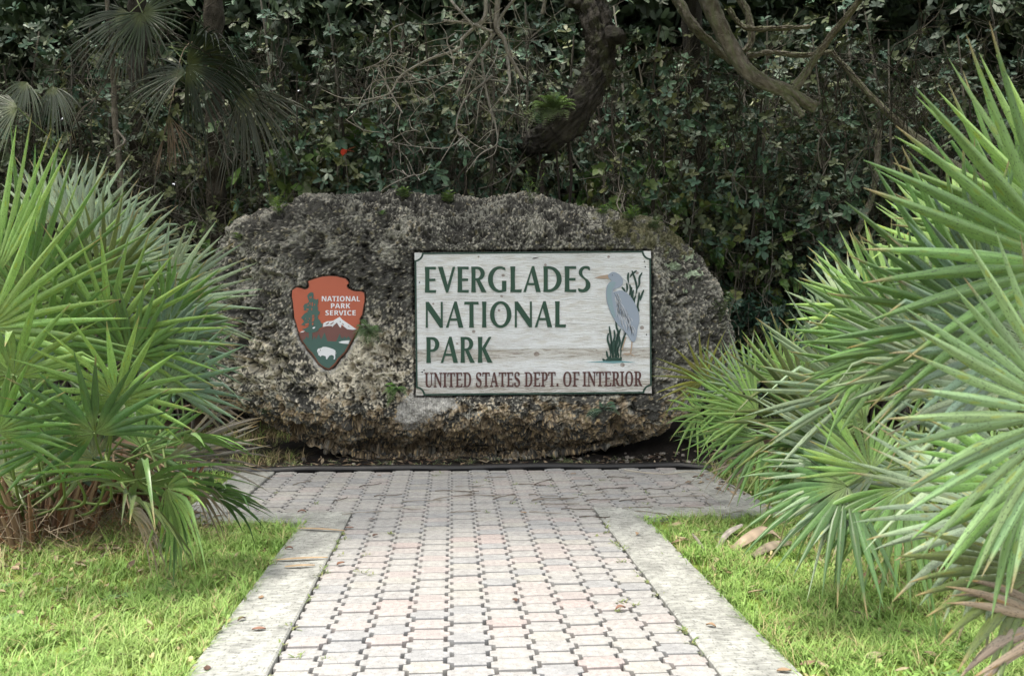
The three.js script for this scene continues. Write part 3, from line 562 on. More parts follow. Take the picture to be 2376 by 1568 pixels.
  const reeds = [
    [[2052, 290], [2048, 335], [2056, 395]], [[2126, 272], [2085, 305], [2064, 335]], [[2084, 272], [2112, 350], [2128, 430], [2118, 500]], [[2176, 290], [2152, 335], [2150, 395], [2132, 442]], [[2192, 445], [2170, 500], [2160, 545]], [[2150, 468], [2146, 530], [2128, 600]], [[2064, 395], [2072, 440], [2060, 500]], [[2082, 420], [2076, 470], [2082, 520]], [[2118, 500], [2104, 540], [2110, 570]], [[2036, 385], [2042, 430], [2036, 470]], [[1992, 420], [2012, 442], [2030, 472]], [[2098, 445], [2090, 490], [2096, 540]], [[2150, 640], [2136, 600], [2148, 545]],
    [[1880, 772], [1890, 840], [1902, 930], [1910, 1080]], [[1940, 708], [1946, 780], [1962, 830], [1944, 900], [1928, 1080]], [[1982, 795], [1966, 850], [1976, 920], [1958, 980], [1938, 1080]], [[1872, 835], [1866, 890], [1884, 960], [1900, 1080]], [[1924, 805], [1930, 860], [1916, 930], [1924, 1080]], [[2036, 815], [2010, 880], [1990, 960], [1982, 1070]], [[1900, 900], [1896, 960], [1906, 1010], [1916, 1080]], [[1962, 960], [1956, 1010], [1964, 1040], [1950, 1080]], [[1856, 995], [1864, 1040], [1880, 1076]], [[1890, 1035], [1888, 1060], [1894, 1080]], [[1820, 1068], [1832, 1076], [1842, 1082]], [[1990, 1050], [1984, 1066], [1980, 1080]], [[1950, 840], [1956, 900], [1946, 960], [1950, 1080]], [[1936, 900], [1932, 980], [1944, 1080]]];
  for (const p of reeds) line(p, 19, 0.006, REED, 'reed', sg, true, 16);
  part('reed_base', slab(L([[1815, 1066], [1850, 1074], [1868, 1058], [1890, 1040], [1905, 1062], [1940, 1050], [1972, 1060], [1996, 1050], [1992, 1084], [1850, 1086]]), 0.005), REED, sg);
  part('water_line', slab(L([[1675, 1097], [1800, 1087], [1920, 1083], [2010, 1086], [2122, 1098], [2010, 1099], [1920, 1106], [1800, 1098]]), 0.003), WATER, sg);
  // bolt holes with dark plugs
  for (const [x, y] of [[172, 380], [2197, 190], [2217, 848], [195, 1184], [2205, 238], [212, 1168]]) { const g = new THREE.CylinderGeometry(0.0075, 0.0075, 0.003, 12); g.rotateX(Math.PI / 2); const [X, Y] = bx(x, y); g.translate(X, Y, 0.001); part('bolt', g, paint(0.015, 0.015, 0.015), sg); }
  // split in the top plank
  part('split', slab(L([[1183, 167], [1200, 156], [1255, 150], [1230, 160], [1205, 167]]), 0.0006, [], 0), paint(0.03, 0.025, 0.02), sg).position.z = 0.0009;
}

// ---------------------------------------------------------------- arrowhead badge
const badge = thing('arrowhead_badge', 'rust-orange arrowhead badge with tree, mountain and bison set into the boulder', 'badge', [badgeAt.x, badgeAt.y, -FACE - 0.03]);
{
  const L = (p) => p.map(bl);
  const RIM = paint(0.17, 0.070, 0.045, { roughness: 0.7 }), OR = paint(0.47, 0.115, 0.060, { roughness: 0.5 }), GRN = paint(0.058, 0.125, 0.108, { roughness: 0.5 }), BRN = paint(0.18, 0.078, 0.068, { roughness: 0.5 }), WH = paint(0.78, 0.80, 0.84, { roughness: 0.5 }), DK = paint(0.03, 0.05, 0.05);
  part('rim', slab(L(badgeOutline), 0.035, [], 0.004), RIM, badge);
  const inner = badgeOutline.map(([x, y]) => { const dx = 735 - x, dy = 745 - y, l = Math.hypot(dx, dy); return [x + dx / l * (y > 880 ? 15 : 5), y + dy / l * (y > 880 ? 15 : 5)]; });
  const z = 0.0395;
  part('sky_field', slab(L(inner), 0.003, [], 0.0005), OR, badge).position.z = z;
  const put = (name, pts, m, lv, parent = badge) => { const o = part(name, slab(L(pts), 0.0022, [], 0.0004), m, parent); o.position.z = parent === badge ? z + 0.0012 + lv * 0.0028 : lv * 0.0028; return o; };
  // lower edge of the picture follows the arrowhead
  const edgeR = [[1092, 868], [1068, 908], [1030, 980], [1000, 1028], [970, 1082], [935, 1145], [892, 1188], [848, 1232], [818, 1282], [780, 1322], [742, 1354], [705, 1350], [650, 1318], [606, 1280], [572, 1222], [532, 1160], [482, 1110], [442, 1052], [402, 996], [380, 935], [372, 905]];
  put('hill', [[372, 908], [420, 898], [470, 905], [540, 905], [600, 890], [640, 860], [700, 830], [780, 828], [840, 780], [900, 830], [1000, 850], [1092, 872], ...edgeR.slice(1)], BRN, 0);
  put('meadow', [[410, 1006], [440, 990], [458, 950], [470, 975], [490, 975], [488, 905], [530, 905], [532, 1000], [560, 955], [575, 998], [612, 925], [640, 1000], [685, 908], [720, 1015], [830, 1022], [876, 920], [892, 985], [905, 960], [912, 990], [935, 952], [955, 985], [985, 955], [1008, 990], [1018, 992], ...edgeR.slice(3, 19)], GRN, 1);
  const snow = put('snow_cap', [[664, 838], [672, 790], [715, 770], [790, 762], [830, 738], [876, 712], [905, 745], [940, 770], [1000, 810], [1085, 868], [1040, 874], [970, 866], [930, 835], [900, 808], [888, 850], [870, 835], [840, 782], [800, 818], [780, 840], [778, 826], [720, 826]], WH, 1);
  for (const p of [[[700, 806], [745, 775], [735, 795], [712, 810]], [[752, 806], [802, 772], [796, 786], [770, 806]], [[875, 770], [882, 765], [890, 775], [882, 780]], [[905, 790], [930, 808], [925, 814], [908, 800]], [[980, 822], [998, 834], [990, 838]]]) put('rock_streak', p, BRN, 1, snow);
  put('lake', [[860, 1030], [900, 1015], [1000, 1006], [985, 1050], [920, 1046], [880, 1038]], WH, 2);
  put('snow_patch', [[376, 908], [400, 892], [435, 888], [420, 904]], WH, 1);
  const tree = put('pine', [[515, 405], [545, 410], [550, 440], [545, 480], [580, 500], [608, 485], [605, 540], [595, 575], [605, 600], [600, 625], [630, 655], [615, 685], [600, 700], [605, 735], [635, 765], [640, 790], [665, 800], [655, 840], [620, 860], [600, 890], [560, 905], [530, 908], [532, 1010], [488, 1010], [488, 906], [450, 902], [430, 880], [400, 865], [440, 858], [480, 840], [490, 820], [440, 822], [388, 812], [410, 795], [430, 770], [415, 745], [390, 725], [420, 690], [440, 668], [480, 650], [470, 635], [425, 630], [430, 600], [420, 580], [440, 550], [470, 545], [495, 520], [480, 490], [470, 450], [490, 420]], GRN, 2);
  for (const p of [[[500, 460], [508, 455], [512, 480], [504, 482]], [[518, 455], [524, 455], [524, 480], [518, 480]], [[500, 535], [510, 530], [510, 565], [502, 560]], [[528, 530], [540, 532], [538, 580], [528, 575]], [[525, 600], [533, 605], [530, 632], [522, 628]], [[560, 550], [570, 550], [565, 570], [556, 570]], [[530, 690], [560, 690], [556, 703], [532, 703]], [[530, 712], [562, 718], [560, 726], [530, 722]], [[528, 735], [560, 730], [556, 742], [530, 748]], [[528, 757], [556, 745], [552, 762], [528, 775]], [[530, 795], [546, 780], [546, 808], [530, 818]], [[460, 610], [490, 612], [485, 628], [462, 626]], [[470, 568], [488, 560], [484, 580]], [[440, 730], [455, 735], [448, 745]], [[490, 728], [506, 730], [500, 742]], [[474, 758], [492, 758], [484, 772]], [[440, 800], [490, 790], [490, 815], [450, 818]]]) put('sky_gap', p, OR, 1, tree);
  put('snow_gap', [[535, 848], [560, 836], [570, 842], [555, 860], [538, 858]], WH, 1, tree);
  const bison = put('bison', [[592, 1130], [605, 1110], [640, 1104], [665, 1088], [700, 1088], [740, 1098], [790, 1115], [820, 1135], [830, 1160], [826, 1185], [818, 1190], [818, 1220], [812, 1244], [798, 1244], [804, 1215], [795, 1195], [770, 1188], [745, 1198], [725, 1225], [715, 1244], [704, 1240], [700, 1205], [665, 1195], [645, 1195], [638, 1212], [625, 1200], [608, 1190], [604, 1165], [594, 1150]], WH, 2);
  put('horn', [[628, 1118], [634, 1122], [636, 1140], [630, 1134]], DK, 1, bison);
  put('eye', [[612, 1146], [620, 1146], [620, 1154], [612, 1154]], DK, 1, bison);
  put('tail', [[822, 1142], [827, 1150], [824, 1190], [819, 1190], [822, 1165]], GRN, 1, bison);
  const sans = await new FontLoader().loadAsync('fonts/droid/droid_sans_bold.typeface.json');
  for (const [w, x0, x1, yb, h] of [['NATIONAL', 652, 1130, 518, 64], ['PARK', 766, 1008, 605, 62], ['SERVICE', 696, 1076, 693, 62]]) {
    const whole = new TextGeometry(w, { font: sans, size: 100, depth: 1, bevelEnabled: false }); whole.computeBoundingBox();
    const b = whole.boundingBox, sx = (x1 - x0) / (b.max.x - b.min.x), sy = h / 100 / 0.99; let pen = 0;
    for (const ch of w) {
      const gg = new TextGeometry(ch, { font: sans, size: 100, depth: 1, bevelEnabled: false, curveSegments: 5 }), p = gg.attributes.position;
      for (let i = 0; i < p.count; i++) { const [X, Y] = bl([x0 + (p.getX(i) + pen - b.min.x) * sx, yb - p.getY(i) * sy]); p.setXYZ(i, X, Y, z + 0.004 + p.getZ(i) * 0.003); }
      gg.computeVertexNormals(); pen += sans.data.glyphs[ch].ha * 100 / sans.data.resolution;
      part('letter', gg, WH, badge);
    }
  }
}
// ---------------------------------------------------------------- saw palmettos
const GREENS = {
  light: [0.21, 0.365, 0.085], mid: [0.122, 0.25, 0.058], dark: [0.06, 0.145, 0.035], olive: [0.10, 0.145, 0.035], yellow: [0.27, 0.29, 0.06],
  blue: [0.155, 0.255, 0.165], silver: [0.26, 0.36, 0.22], dead: [0.27, 0.225, 0.165], grey: [0.27, 0.25, 0.21],
};
const blade = texture(256, 256, (u, v) => { const s = tileNoise(u, v * 7, 9), d = tileNoise(u, v, 52, n3b), y = tileNoise(u, v, 8), k = 0.93 + 0.16 * s; return d > 0.52 ? [0.35, 0.36, 0.3] : mix3([k, k, k * 0.98], [1.0, 0.86, 0.5], 0.55 * sstep(0.35, 0.6, y)); }, true);
const palmMat = leafMat({ map: blade, transmission: 0.10, clearcoat: 0.6, clearcoatRoughness: 0.33 });
const stalkMat = std({ vertexColors: true, roughness: 0.6 });
// a fan leaf: hub at the origin, middle segment along a, flat side towards n
function fanGeo({ a, n, R, segs = 20, spread = 3.4, w = 0.041, droop = 0.022, cup = 0.05, fold = 0.95, col, tip = 0.3, seed, fused = 1, limp = 0.05 }) {
  const r = rngOf(seed), gb = new GB(), b = n.clone().cross(a).normalize(), dth = spread / (segs - 1);
  const ts = [0.02, 0.14, 0.28, 0.42, 0.56, 0.70, 0.84, 0.94, 1];
  for (let i = 0; i < segs; i++) {
    const th = -spread / 2 + dth * i + rr(-0.25, 0.25, r) * dth, len = R * (0.74 + 0.26 * Math.cos(th * 0.62)) * rr(0.88, 1.06, r);
    const d = a.clone().multiplyScalar(Math.cos(th)).addScaledVector(b, Math.sin(th)).normalize(), s = n.clone().cross(d).normalize();
    const roll = rr(-0.35, 0.35, r), sb = s.clone().multiplyScalar(Math.cos(roll)).addScaledVector(n, Math.sin(roll)), nb = d.clone().cross(sb).normalize().negate();
    const v = rr(0.66, 1.3, r), base = [col[0] * v * rr(0.94, 1.08, r), col[1] * v, col[2] * v * rr(0.9, 1.1, r)], burnt = r() < tip, side = rr(-1, 1, r) * limp, dr = droop * rr(0.5, 1.6, r), bend = r() < 0.06 ? rr(0.5, 0.9, r) : 9;
    let prev = null; const u0 = r(), v0 = r();
    for (const t of ts) {
      const q = t * len, hwMax = w / 2 * (t < 0.42 ? 1 : Math.pow(Math.max(0.0, (1 - t) / 0.58), 0.82)), hw = Math.max(0.0008, Math.min(q * Math.tan(dth / 2) * 1.02 * fused, hwMax));
      const c = burnt && t > 0.9 ? mix3(base, [0.30, 0.22, 0.10], 0.8) : t < 0.2 ? mix3(base, [0.26, 0.32, 0.10], 0.35) : base;
      const o = d.clone().multiplyScalar(q).addScaledVector(n, cup * R * t * t).addScaledVector(sb, side * R * t * t);
      o.y -= dr * R * Math.pow(t, 2.6); if (t > bend) o.y -= (t - bend) * len * 1.1;
      const sbb = t < 0.25 ? s : sb, nbb = t < 0.25 ? n : nb, f = fold * hw * (hw < hwMax * 0.98 ? 0.7 : 1);
      const L = gb.v(o.x - sbb.x * hw + nbb.x * f, o.y - sbb.y * hw + nbb.y * f, o.z - sbb.z * hw + nbb.z * f, c, u0 + q * 1.6, v0 - hw * 8), M = gb.v(o.x, o.y, o.z, [c[0] * 1.12, c[1] * 1.1, c[2] * 1.12], u0 + q * 1.6, v0), K = gb.v(o.x + sbb.x * hw + nbb.x * f, o.y + sbb.y * hw + nbb.y * f, o.z + sbb.z * hw + nbb.z * f, c, u0 + q * 1.6, v0 + hw * 8);
      if (prev) { gb.q(prev[0], prev[1], M, L); gb.q(prev[1], prev[2], K, M); }
      prev = [L, M, K];
    }
  }
  return gb.geo();
}
// image direction (degrees, 90 = up), lean towards the camera (degrees) and roll about the middle segment
function fanAxes(deg, lean, roll) {
  const f = deg * Math.PI / 180, l = lean * Math.PI / 180, a = V(Math.cos(f) * Math.cos(l), Math.sin(f) * Math.cos(l), Math.sin(l)).normalize();
  let n = V(0, 0, 1).sub(a.clone().multiplyScalar(a.z)).normalize(); n.applyAxisAngle(a, roll * Math.PI / 180);
  return [a, n];
}
let fanSeed = 100;
function addFan(plant, hub, deg, lean, roll, R, type, opt = {}) {
  const [a, n] = fanAxes(deg, lean, roll), col = GREENS[type], seed = fanSeed++;
  const dead = type === 'dead' || type === 'grey';
  const fr = part('frond', fanGeo({ a, n, R, col, seed, ...(dead ? { tip: 0.8, fold: 0.8, w: 0.023, limp: 0.3, droop: 0.25 } : {}), ...opt }), palmMat, plant);
  fr.position.copy(hub).sub(plant.position);
  if (dead) fr.userData.label = 'dry brown frond';
  // stalk from the crown of the plant to the hub
  const foot = (opt.from ?? V(0, rr(0.12, 0.4), 0).add(plant.position)).clone().add(V(rr(-0.12, 0.12), 0, rr(-0.12, 0.12))).sub(hub);
  const back = a.clone().multiplyScalar(-0.25 * foot.length()), mid = foot.clone().multiplyScalar(0.5).add(back).add(V(0, 0.08, 0));
  const gb = new GB(), k = dead ? [0.24, 0.18, 0.11] : [0.14, 0.20, 0.06];
  tube(gb, spline([foot, mid, V(0, 0, 0)], 12), (t) => 0.011 - 0.005 * t, 6, k);
  part('stalk', gb.geo(), stalkMat, fr);
  return fr;
}
function palmettoBase(plant, s = 1) {                 // fibrous brown crown of old leaf bases
  const gb = new GB(), r = rngOf(fanSeed * 7);
  for (let k = 0; k < 42 * s; k++) {
    const a = rr(0, 6.28, r), l = rr(0.18, 0.42, r), q = V(Math.cos(a) * rr(0.02, 0.16, r) * s, rr(0.0, 0.18, r), Math.sin(a) * rr(0.02, 0.16, r) * s), e = q.clone().add(V(Math.cos(a) * l * 0.45, l, Math.sin(a) * l * 0.45));
    const c = pick([[0.14, 0.065, 0.03], [0.19, 0.105, 0.055], [0.085, 0.045, 0.026], [0.27, 0.18, 0.11]], r);
    tube(gb, [q, q.clone().lerp(e, 0.5).add(V(0, 0.03, 0)), e], (t) => 0.020 * (1 - 0.6 * t), 5, c);
  }
  for (let k = 0; k < 160 * s; k++) { const a = rr(0, 6.28, r), q = V(Math.cos(a) * rr(0.05, 0.26, r) * s, rr(0, 0.32, r), Math.sin(a) * rr(0.05, 0.26, r) * s); tube(gb, [q, q.clone().add(V(rr(-0.1, 0.1, r), rr(-0.08, 0.12, r), rr(-0.1, 0.1, r))), q.clone().add(V(rr(-0.2, 0.2, r), rr(-0.2, 0.1, r), rr(-0.2, 0.2, r)))], 0.0025, 3, pick([[0.24, 0.13, 0.06], [0.20, 0.16, 0.11], [0.3, 0.24, 0.17]], r)); }
  part('fibrous_base', gb.geo(), std({ vertexColors: true, roughness: 1 }), plant);
}
function palmetto(label, px, py, group) { const q = G(px, py); return thing('saw_palmetto', label, 'palmetto', [q.x, 0, q.z], group); }
const F = (plant, x, y, D, deg, lean, roll, Rpx, type, opt) => addFan(plant, P(x, y, D), deg, lean, roll, Rpx * D / FPX, type, opt);
{
  // clump at the left end of the boulder
  const A = palmetto('tall saw palmetto with a brown fibrous root mass at the lawn edge', 96, 1262);
  palmettoBase(A, 2.3);
  const B = palmetto('saw palmetto with silvery upper fans between the lawn and the badge end of the boulder', 250, 1205);
  palmettoBase(B, 1.1);
  const C = palmetto('low saw palmetto with drooping fans and a dead tan fan over the apron edge', 380, 1225);
  palmettoBase(C, 0.8);
  F(A, 104, 797, 4.9, 78, 25, 8, 265, 'mid', { segs: 18, spread: 4.4 });
  F(A, 55, 690, 5.0, 84, 10, 0, 395, 'mid', { segs: 18, spread: 2.6 });
  F(A, -20, 660, 4.7, 90, 5, -6, 400, 'light', { segs: 14, spread: 1.3 });
  F(A, -30, 760, 4.6, 70, 15, 5, 400, 'light', { segs: 17, spread: 3.0 });
  F(A, 60, 720, 5.3, 66, -10, 12, 360, 'light', { segs: 17, spread: 2.6 });
  F(A, 30, 870, 4.5, 110, 30, 5, 260, 'light', { segs: 17, spread: 4.2 });
  F(A, 120, 1028, 4.8, 130, 20, 18, 175, 'mid', { segs: 18, spread: 3.2 });
  F(A, 218, 1005, 4.5, 108, 34, 6, 232, 'dark', { segs: 17, spread: 4.4 });
  F(A, 270, 923, 4.6, 86, 30, 4, 245, 'light', { segs: 17, spread: 4.5 });
  F(A, -10, 1000, 4.4, 60, 20, 12, 220, 'mid', { segs: 18, spread: 3.6 });
  F(B, 230, 668, 5.4, 74, 10, 8, 230, 'olive', { segs: 16, spread: 2.7, tip: 0.7 });
  F(B, 166, 545, 6.0, 62, -22, 10, 235, 'silver', { segs: 19, spread: 2.6 });
  F(B, 110, 520, 6.2, 80, -20, -10, 190, 'silver', { segs: 19, spread: 2.4 });
  F(B, 200, 580, 5.9, 48, -18, 16, 215, 'silver', { segs: 18, spread: 2.4 });
  F(B, 265, 610, 5.9, 38, -16, 10, 205, 'silver', { segs: 18, spread: 2.3 });
  F(B, 250, 660, 5.7, 24, -12, 14, 215, 'silver', { segs: 17, spread: 2.2 });
  F(B, 366, 706, 5.6, 32, -12, 12, 235, 'silver', { segs: 17, spread: 1.9 });
  F(B, 248, 789, 5.0, 52, 18, 12, 310, 'light', { segs: 18, spread: 3.1 });
  F(B, 380, 740, 5.4, 24, 5, 20, 190, 'mid', { segs: 18, spread: 2.4 });
  F(B, 360, 800, 5.3, 12, 0, 20, 210, 'blue', { segs: 18, spread: 2.0 });
  F(B, 386, 898, 5.1, 52, 14, 10, 220, 'blue', { segs: 18, spread: 3.1 });
  F(B, 300, 830, 5.0, 100, 20, -5, 200, 'mid', { segs: 18, spread: 3.2 });
  F(B, 400, 790, 5.5, 8, -15, 20, 175, 'grey', { segs: 14, spread: 1.1 });
  F(B, 330, 690, 5.9, 15, -20, 20, 210, 'silver', { segs: 18, spread: 1.6 });
  F(C, 422, 1021, 5.0, 10, 10, 74, 190, 'mid', { segs: 12, spread: 3.6, droop: 0.16 });
  F(C, 386, 1063, 5.2, 16, -10, 22, 235, 'grey', { segs: 18, spread: 1.0, w: 0.031, droop: 0.05 });
  F(C, 316, 1113, 4.7, 12, 10, 62, 330, 'mid', { segs: 14, spread: 4.6, droop: 0.1 });
  F(C, 386, 1132, 4.7, -48, 22, 30, 170, 'light', { segs: 14, spread: 2.9, droop: 0.25 });
  F(C, 488, 1146, 5.0, 2, 12, 50, 150, 'dark', { segs: 12, spread: 2.6, droop: 0.15 });
  F(C, 300, 1150, 4.6, -15, 30, 60, 200, 'olive', { segs: 14, spread: 3.4, droop: 0.2 });
  F(C, 400, 1190, 4.8, -70, 20, 40, 110, 'mid', { segs: 10, spread: 2.2, droop: 0.3 });
  F(C, 330, 1040, 5.3, 60, -10, 10, 180, 'mid', { segs: 16, spread: 3 });
  F(C, 440, 1120, 5.0, -30, 10, 30, 130, 'dead', { segs: 10, spread: 1.6 });
  F(C, 300, 1180, 4.9, -30, 20, 40, 150, 'dead', { segs: 10, spread: 2.0 });
  F(B, 440, 940, 5.6, 0, -10, 30, 140, 'dead', { segs: 10, spread: 1.2 });
  // hidden inner fans that fill the clump
  const r = rngOf(909);
  for (let k = 0; k < 10; k++) { const p = pick([A, A, B, B, C], r); F(p, rr(-60, 400, r), rr(760, 1120, r), rr(5.3, 6.3, r), rr(20, 150, r), rr(-40, 20, r), rr(-40, 40, r), rr(150, 230, r), pick(['mid', 'dark', 'dark', 'blue', 'olive'], r), { segs: 16, spread: 3.2 }); }

  // clump at the heron end
  const D1 = palmetto('large saw palmetto with broad fans leaning over the lawn opposite the sign', 2420, 1420);
  palmettoBase(D1, 1.4);
  const E1 = palmetto('saw palmetto with speckled silvery fans spreading low over the clipped grass', 2330, 1330);
  palmettoBase(E1, 1.2);
  const H1 = palmetto('bushy saw palmetto behind the others, its lowest dark fans drooping over the paver corner', 2040, 1190);
  palmettoBase(H1, 1.0);
  const I1 = palmetto('small saw palmetto with yellow-green fans touching the corner of the sign', 1830, 1105);
  palmettoBase(I1, 0.7);
  F(D1, 2490, 620, 2.5, 128, 8, 6, 590, 'mid', { segs: 18, spread: 2.9, w: 0.045, droop: 0.04 });
  F(D1, 2520, 560, 2.9, 112, -5, 10, 540, 'light', { segs: 17, spread: 2.3, w: 0.045 });
  F(D1, 2440, 640, 3.1, 142, 5, 14, 500, 'mid', { segs: 17, spread: 2.0, w: 0.042 });
  F(D1, 2290, 740, 2.8, 146, 12, 10, 460, 'mid', { segs: 18, spread: 2.4, w: 0.038, tip: 0.6 });
  F(D1, 2400, 800, 2.6, 150, 14, 16, 480, 'blue', { segs: 17, spread: 2.2, w: 0.040, tip: 0.6 });
  F(D1, 2330, 650, 3.5, 120, -25, 10, 330, 'light', { segs: 18, spread: 2.8 });
  F(D1, 2250, 600, 3.9, 100, -30, 0, 260, 'light', { segs: 18, spread: 2.6 });
  F(E1, 2490, 965, 2.2, 166, 12, 8, 520, 'silver', { col: [0.20, 0.33, 0.13], segs: 22, spread: 2.5, w: 0.038, droop: 0.03, tip: 0.5 });
  F(E1, 2330, 900, 2.9, 160, 12, 20, 400, 'silver', { segs: 17, spread: 2.0, w: 0.036, tip: 0.5 });
  F(E1, 2200, 850, 3.2, 150, 5, 18, 330, 'silver', { segs: 17, spread: 2.2, w: 0.034, tip: 0.4 });
  F(E1, 2160, 800, 3.5, 142, 8, 12, 330, 'mid', { segs: 17, spread: 2.0 });
  F(E1, 2330, 1195, 2.6, 176, 16, 44, 400, 'silver', { segs: 18, spread: 2.0, w: 0.036, droop: 0.1, tip: 0.6 });
  F(E1, 2400, 1120, 2.3, 200, 20, 30, 330, 'mid', { segs: 18, spread: 2.8, w: 0.038, droop: 0.15 });
  F(E1, 2420, 1330, 2.3, 190, 18, 40, 360, 'olive', { segs: 16, spread: 2.2, w: 0.036, droop: 0.18, tip: 0.7 });
  F(E1, 2470, 1450, 2.2, 190, 14, 30, 300, 'dead', { segs: 12, spread: 2.0, w: 0.028 });
  F(E1, 2320, 1040, 3.0, 205, 10, 20, 280, 'blue', { segs: 18, spread: 3.0, w: 0.034 });
  F(H1, 2100, 790, 4.0, 146, 5, 14, 300, 'mid', { segs: 18, spread: 2.3 });
  F(H1, 2060, 850, 4.2, 158, 8, 22, 260, 'mid', { segs: 17, spread: 2.2 });
  F(H1, 2060, 720, 4.4, 128, -12, 8, 240, 'light', { segs: 17, spread: 2.6 });
  F(H1, 1898, 973, 4.6, 152, 16, 24, 300, 'olive', { segs: 19, spread: 2.7, droop: 0.06 });
  F(H1, 1990, 910, 4.4, 158, 10, 16, 300, 'silver', { segs: 17, spread: 1.9, tip: 0.5 });
  F(H1, 2036, 1091, 4.3, 174, 14, 42, 330, 'silver', { segs: 17, spread: 1.6, droop: 0.08 });
  F(H1, 1967, 1127, 4.1, 200, 16, 40, 265, 'dark', { segs: 18, spread: 2.9, droop: 0.22 });
  F(H1, 2000, 1050, 4.4, 185, 14, 30, 300, 'mid', { segs: 18, spread: 2.2, droop: 0.16 });
  F(H1, 1960, 1010, 4.5, 215, 10, 20, 230, 'mid', { segs: 16, spread: 2.4, droop: 0.2 });
  F(H1, 2100, 1130, 4.0, 240, 14, 20, 240, 'mid', { segs: 14, spread: 2.0, droop: 0.2 });
  F(I1, 1635, 883, 6.9, 112, 22, -6, 142, 'yellow', { segs: 18, spread: 4.2, w: 0.028, tip: 0.1, from: P(1790, 1040, 7.1) });
  F(I1, 1623, 958, 6.9, 190, 30, 10, 108, 'light', { segs: 14, spread: 4.2, w: 0.028, droop: 0.2, from: P(1790, 1040, 7.1) });
  F(I1, 1816, 880, 6.3, 92, -8, -4, 145, 'light', { segs: 21, spread: 3.0, w: 0.028 });
  F(I1, 1740, 905, 6.5, 120, -10, 8, 150, 'silver', { segs: 18, spread: 2.8, w: 0.025 });
  F(I1, 1700, 930, 6.5, 160, 10, 26, 150, 'light', { segs: 17, spread: 2.6, w: 0.028 });
  F(I1, 1720, 990, 6.4, 178, 12, 30, 170, 'mid', { segs: 17, spread: 2.2, w: 0.025, droop: 0.1 });
  F(I1, 1760, 960, 6.2, 150, 10, 20, 190, 'light', { segs: 17, spread: 2.2, w: 0.028 });
  F(I1, 1770, 1020, 6.2, 205, 10, 20, 140, 'mid', { segs: 16, spread: 2.6, droop: 0.2 });
  F(I1, 1900, 900, 6.0, 80, -12, -4, 160, 'light', { segs: 18, spread: 3.0, w: 0.029 });
  F(I1, 1760, 1060, 6.2, 190, 8, 30, 120, 'dead', { segs: 10, spread: 1.4 });
  for (let k = 0; k < 14; k++) { const p = pick([D1, E1, H1, H1, I1], r), x = rr(1850, 2460, r); F(p, x, rr(700, 1180, r), rr(3.9, 5.6, r), rr(100, 190, r), rr(-30, 15, r), rr(-20, 40, r), rr(170, 250, r), pick(['mid', 'light', 'dark', 'blue', 'silver', 'olive'], r), { segs: 18, spread: 2.9 }); }
}
// ---------------------------------------------------------------- the thicket behind the boulder
const barkTex = texture(256, 512, (u, v) => { const a = Math.abs(tileNoise(u * 3, v, 12)), b = tileNoise(u, v, 60, n3b), k = clamp(0.25 + 1.3 * a + 0.25 * b, 0, 1); return [k, k, k]; });
const barkMat = std({ vertexColors: true, roughness: 0.95, bumpMap: barkTex, bumpScale: 0.014 });
const twigMat = std({ vertexColors: true, roughness: 0.9 });
const bushMat = std({ vertexColors: true, roughness: 0.5 });
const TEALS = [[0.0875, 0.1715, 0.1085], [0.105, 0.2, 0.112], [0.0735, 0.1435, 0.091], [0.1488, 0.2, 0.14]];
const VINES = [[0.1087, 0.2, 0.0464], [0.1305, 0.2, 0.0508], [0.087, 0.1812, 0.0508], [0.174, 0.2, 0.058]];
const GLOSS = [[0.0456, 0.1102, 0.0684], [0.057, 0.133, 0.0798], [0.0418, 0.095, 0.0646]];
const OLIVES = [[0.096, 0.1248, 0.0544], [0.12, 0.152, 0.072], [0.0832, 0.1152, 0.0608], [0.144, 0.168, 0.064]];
const TWIGC = [[0.085, 0.077, 0.057], [0.13, 0.12, 0.093], [0.06, 0.053, 0.04], [0.20, 0.188, 0.155]];
function sprig(gb, at, dir, n, L, W, cols, r, wide, fold = 0.12) {
  const c0 = pick(cols, r), ax = V(dir.y, dir.z, -dir.x).cross(dir).normalize(), ay = dir.clone().cross(ax);
  for (let k = 0; k < n; k++) {
    const az = (k / n) * 6.283 + rr(-0.5, 0.5, r), lift = rr(0.15, 0.75, r), v = rr(0.75, 1.3, r), s = rr(0.65, 1.15, r);
    const d = ax.clone().multiplyScalar(Math.cos(az)).addScaledVector(ay, Math.sin(az)).addScaledVector(dir, lift).normalize();
    const up = dir.clone().addScaledVector(randDir(r), 0.35).normalize();
    leaf(gb, at.clone().addScaledVector(dir, -rr(0, 0.5, r) * L), d, up, L * s, W * s, fold, [c0[0] * v, c0[1] * v, c0[2] * v], wide, rr(0, 0.35, r));
  }
}
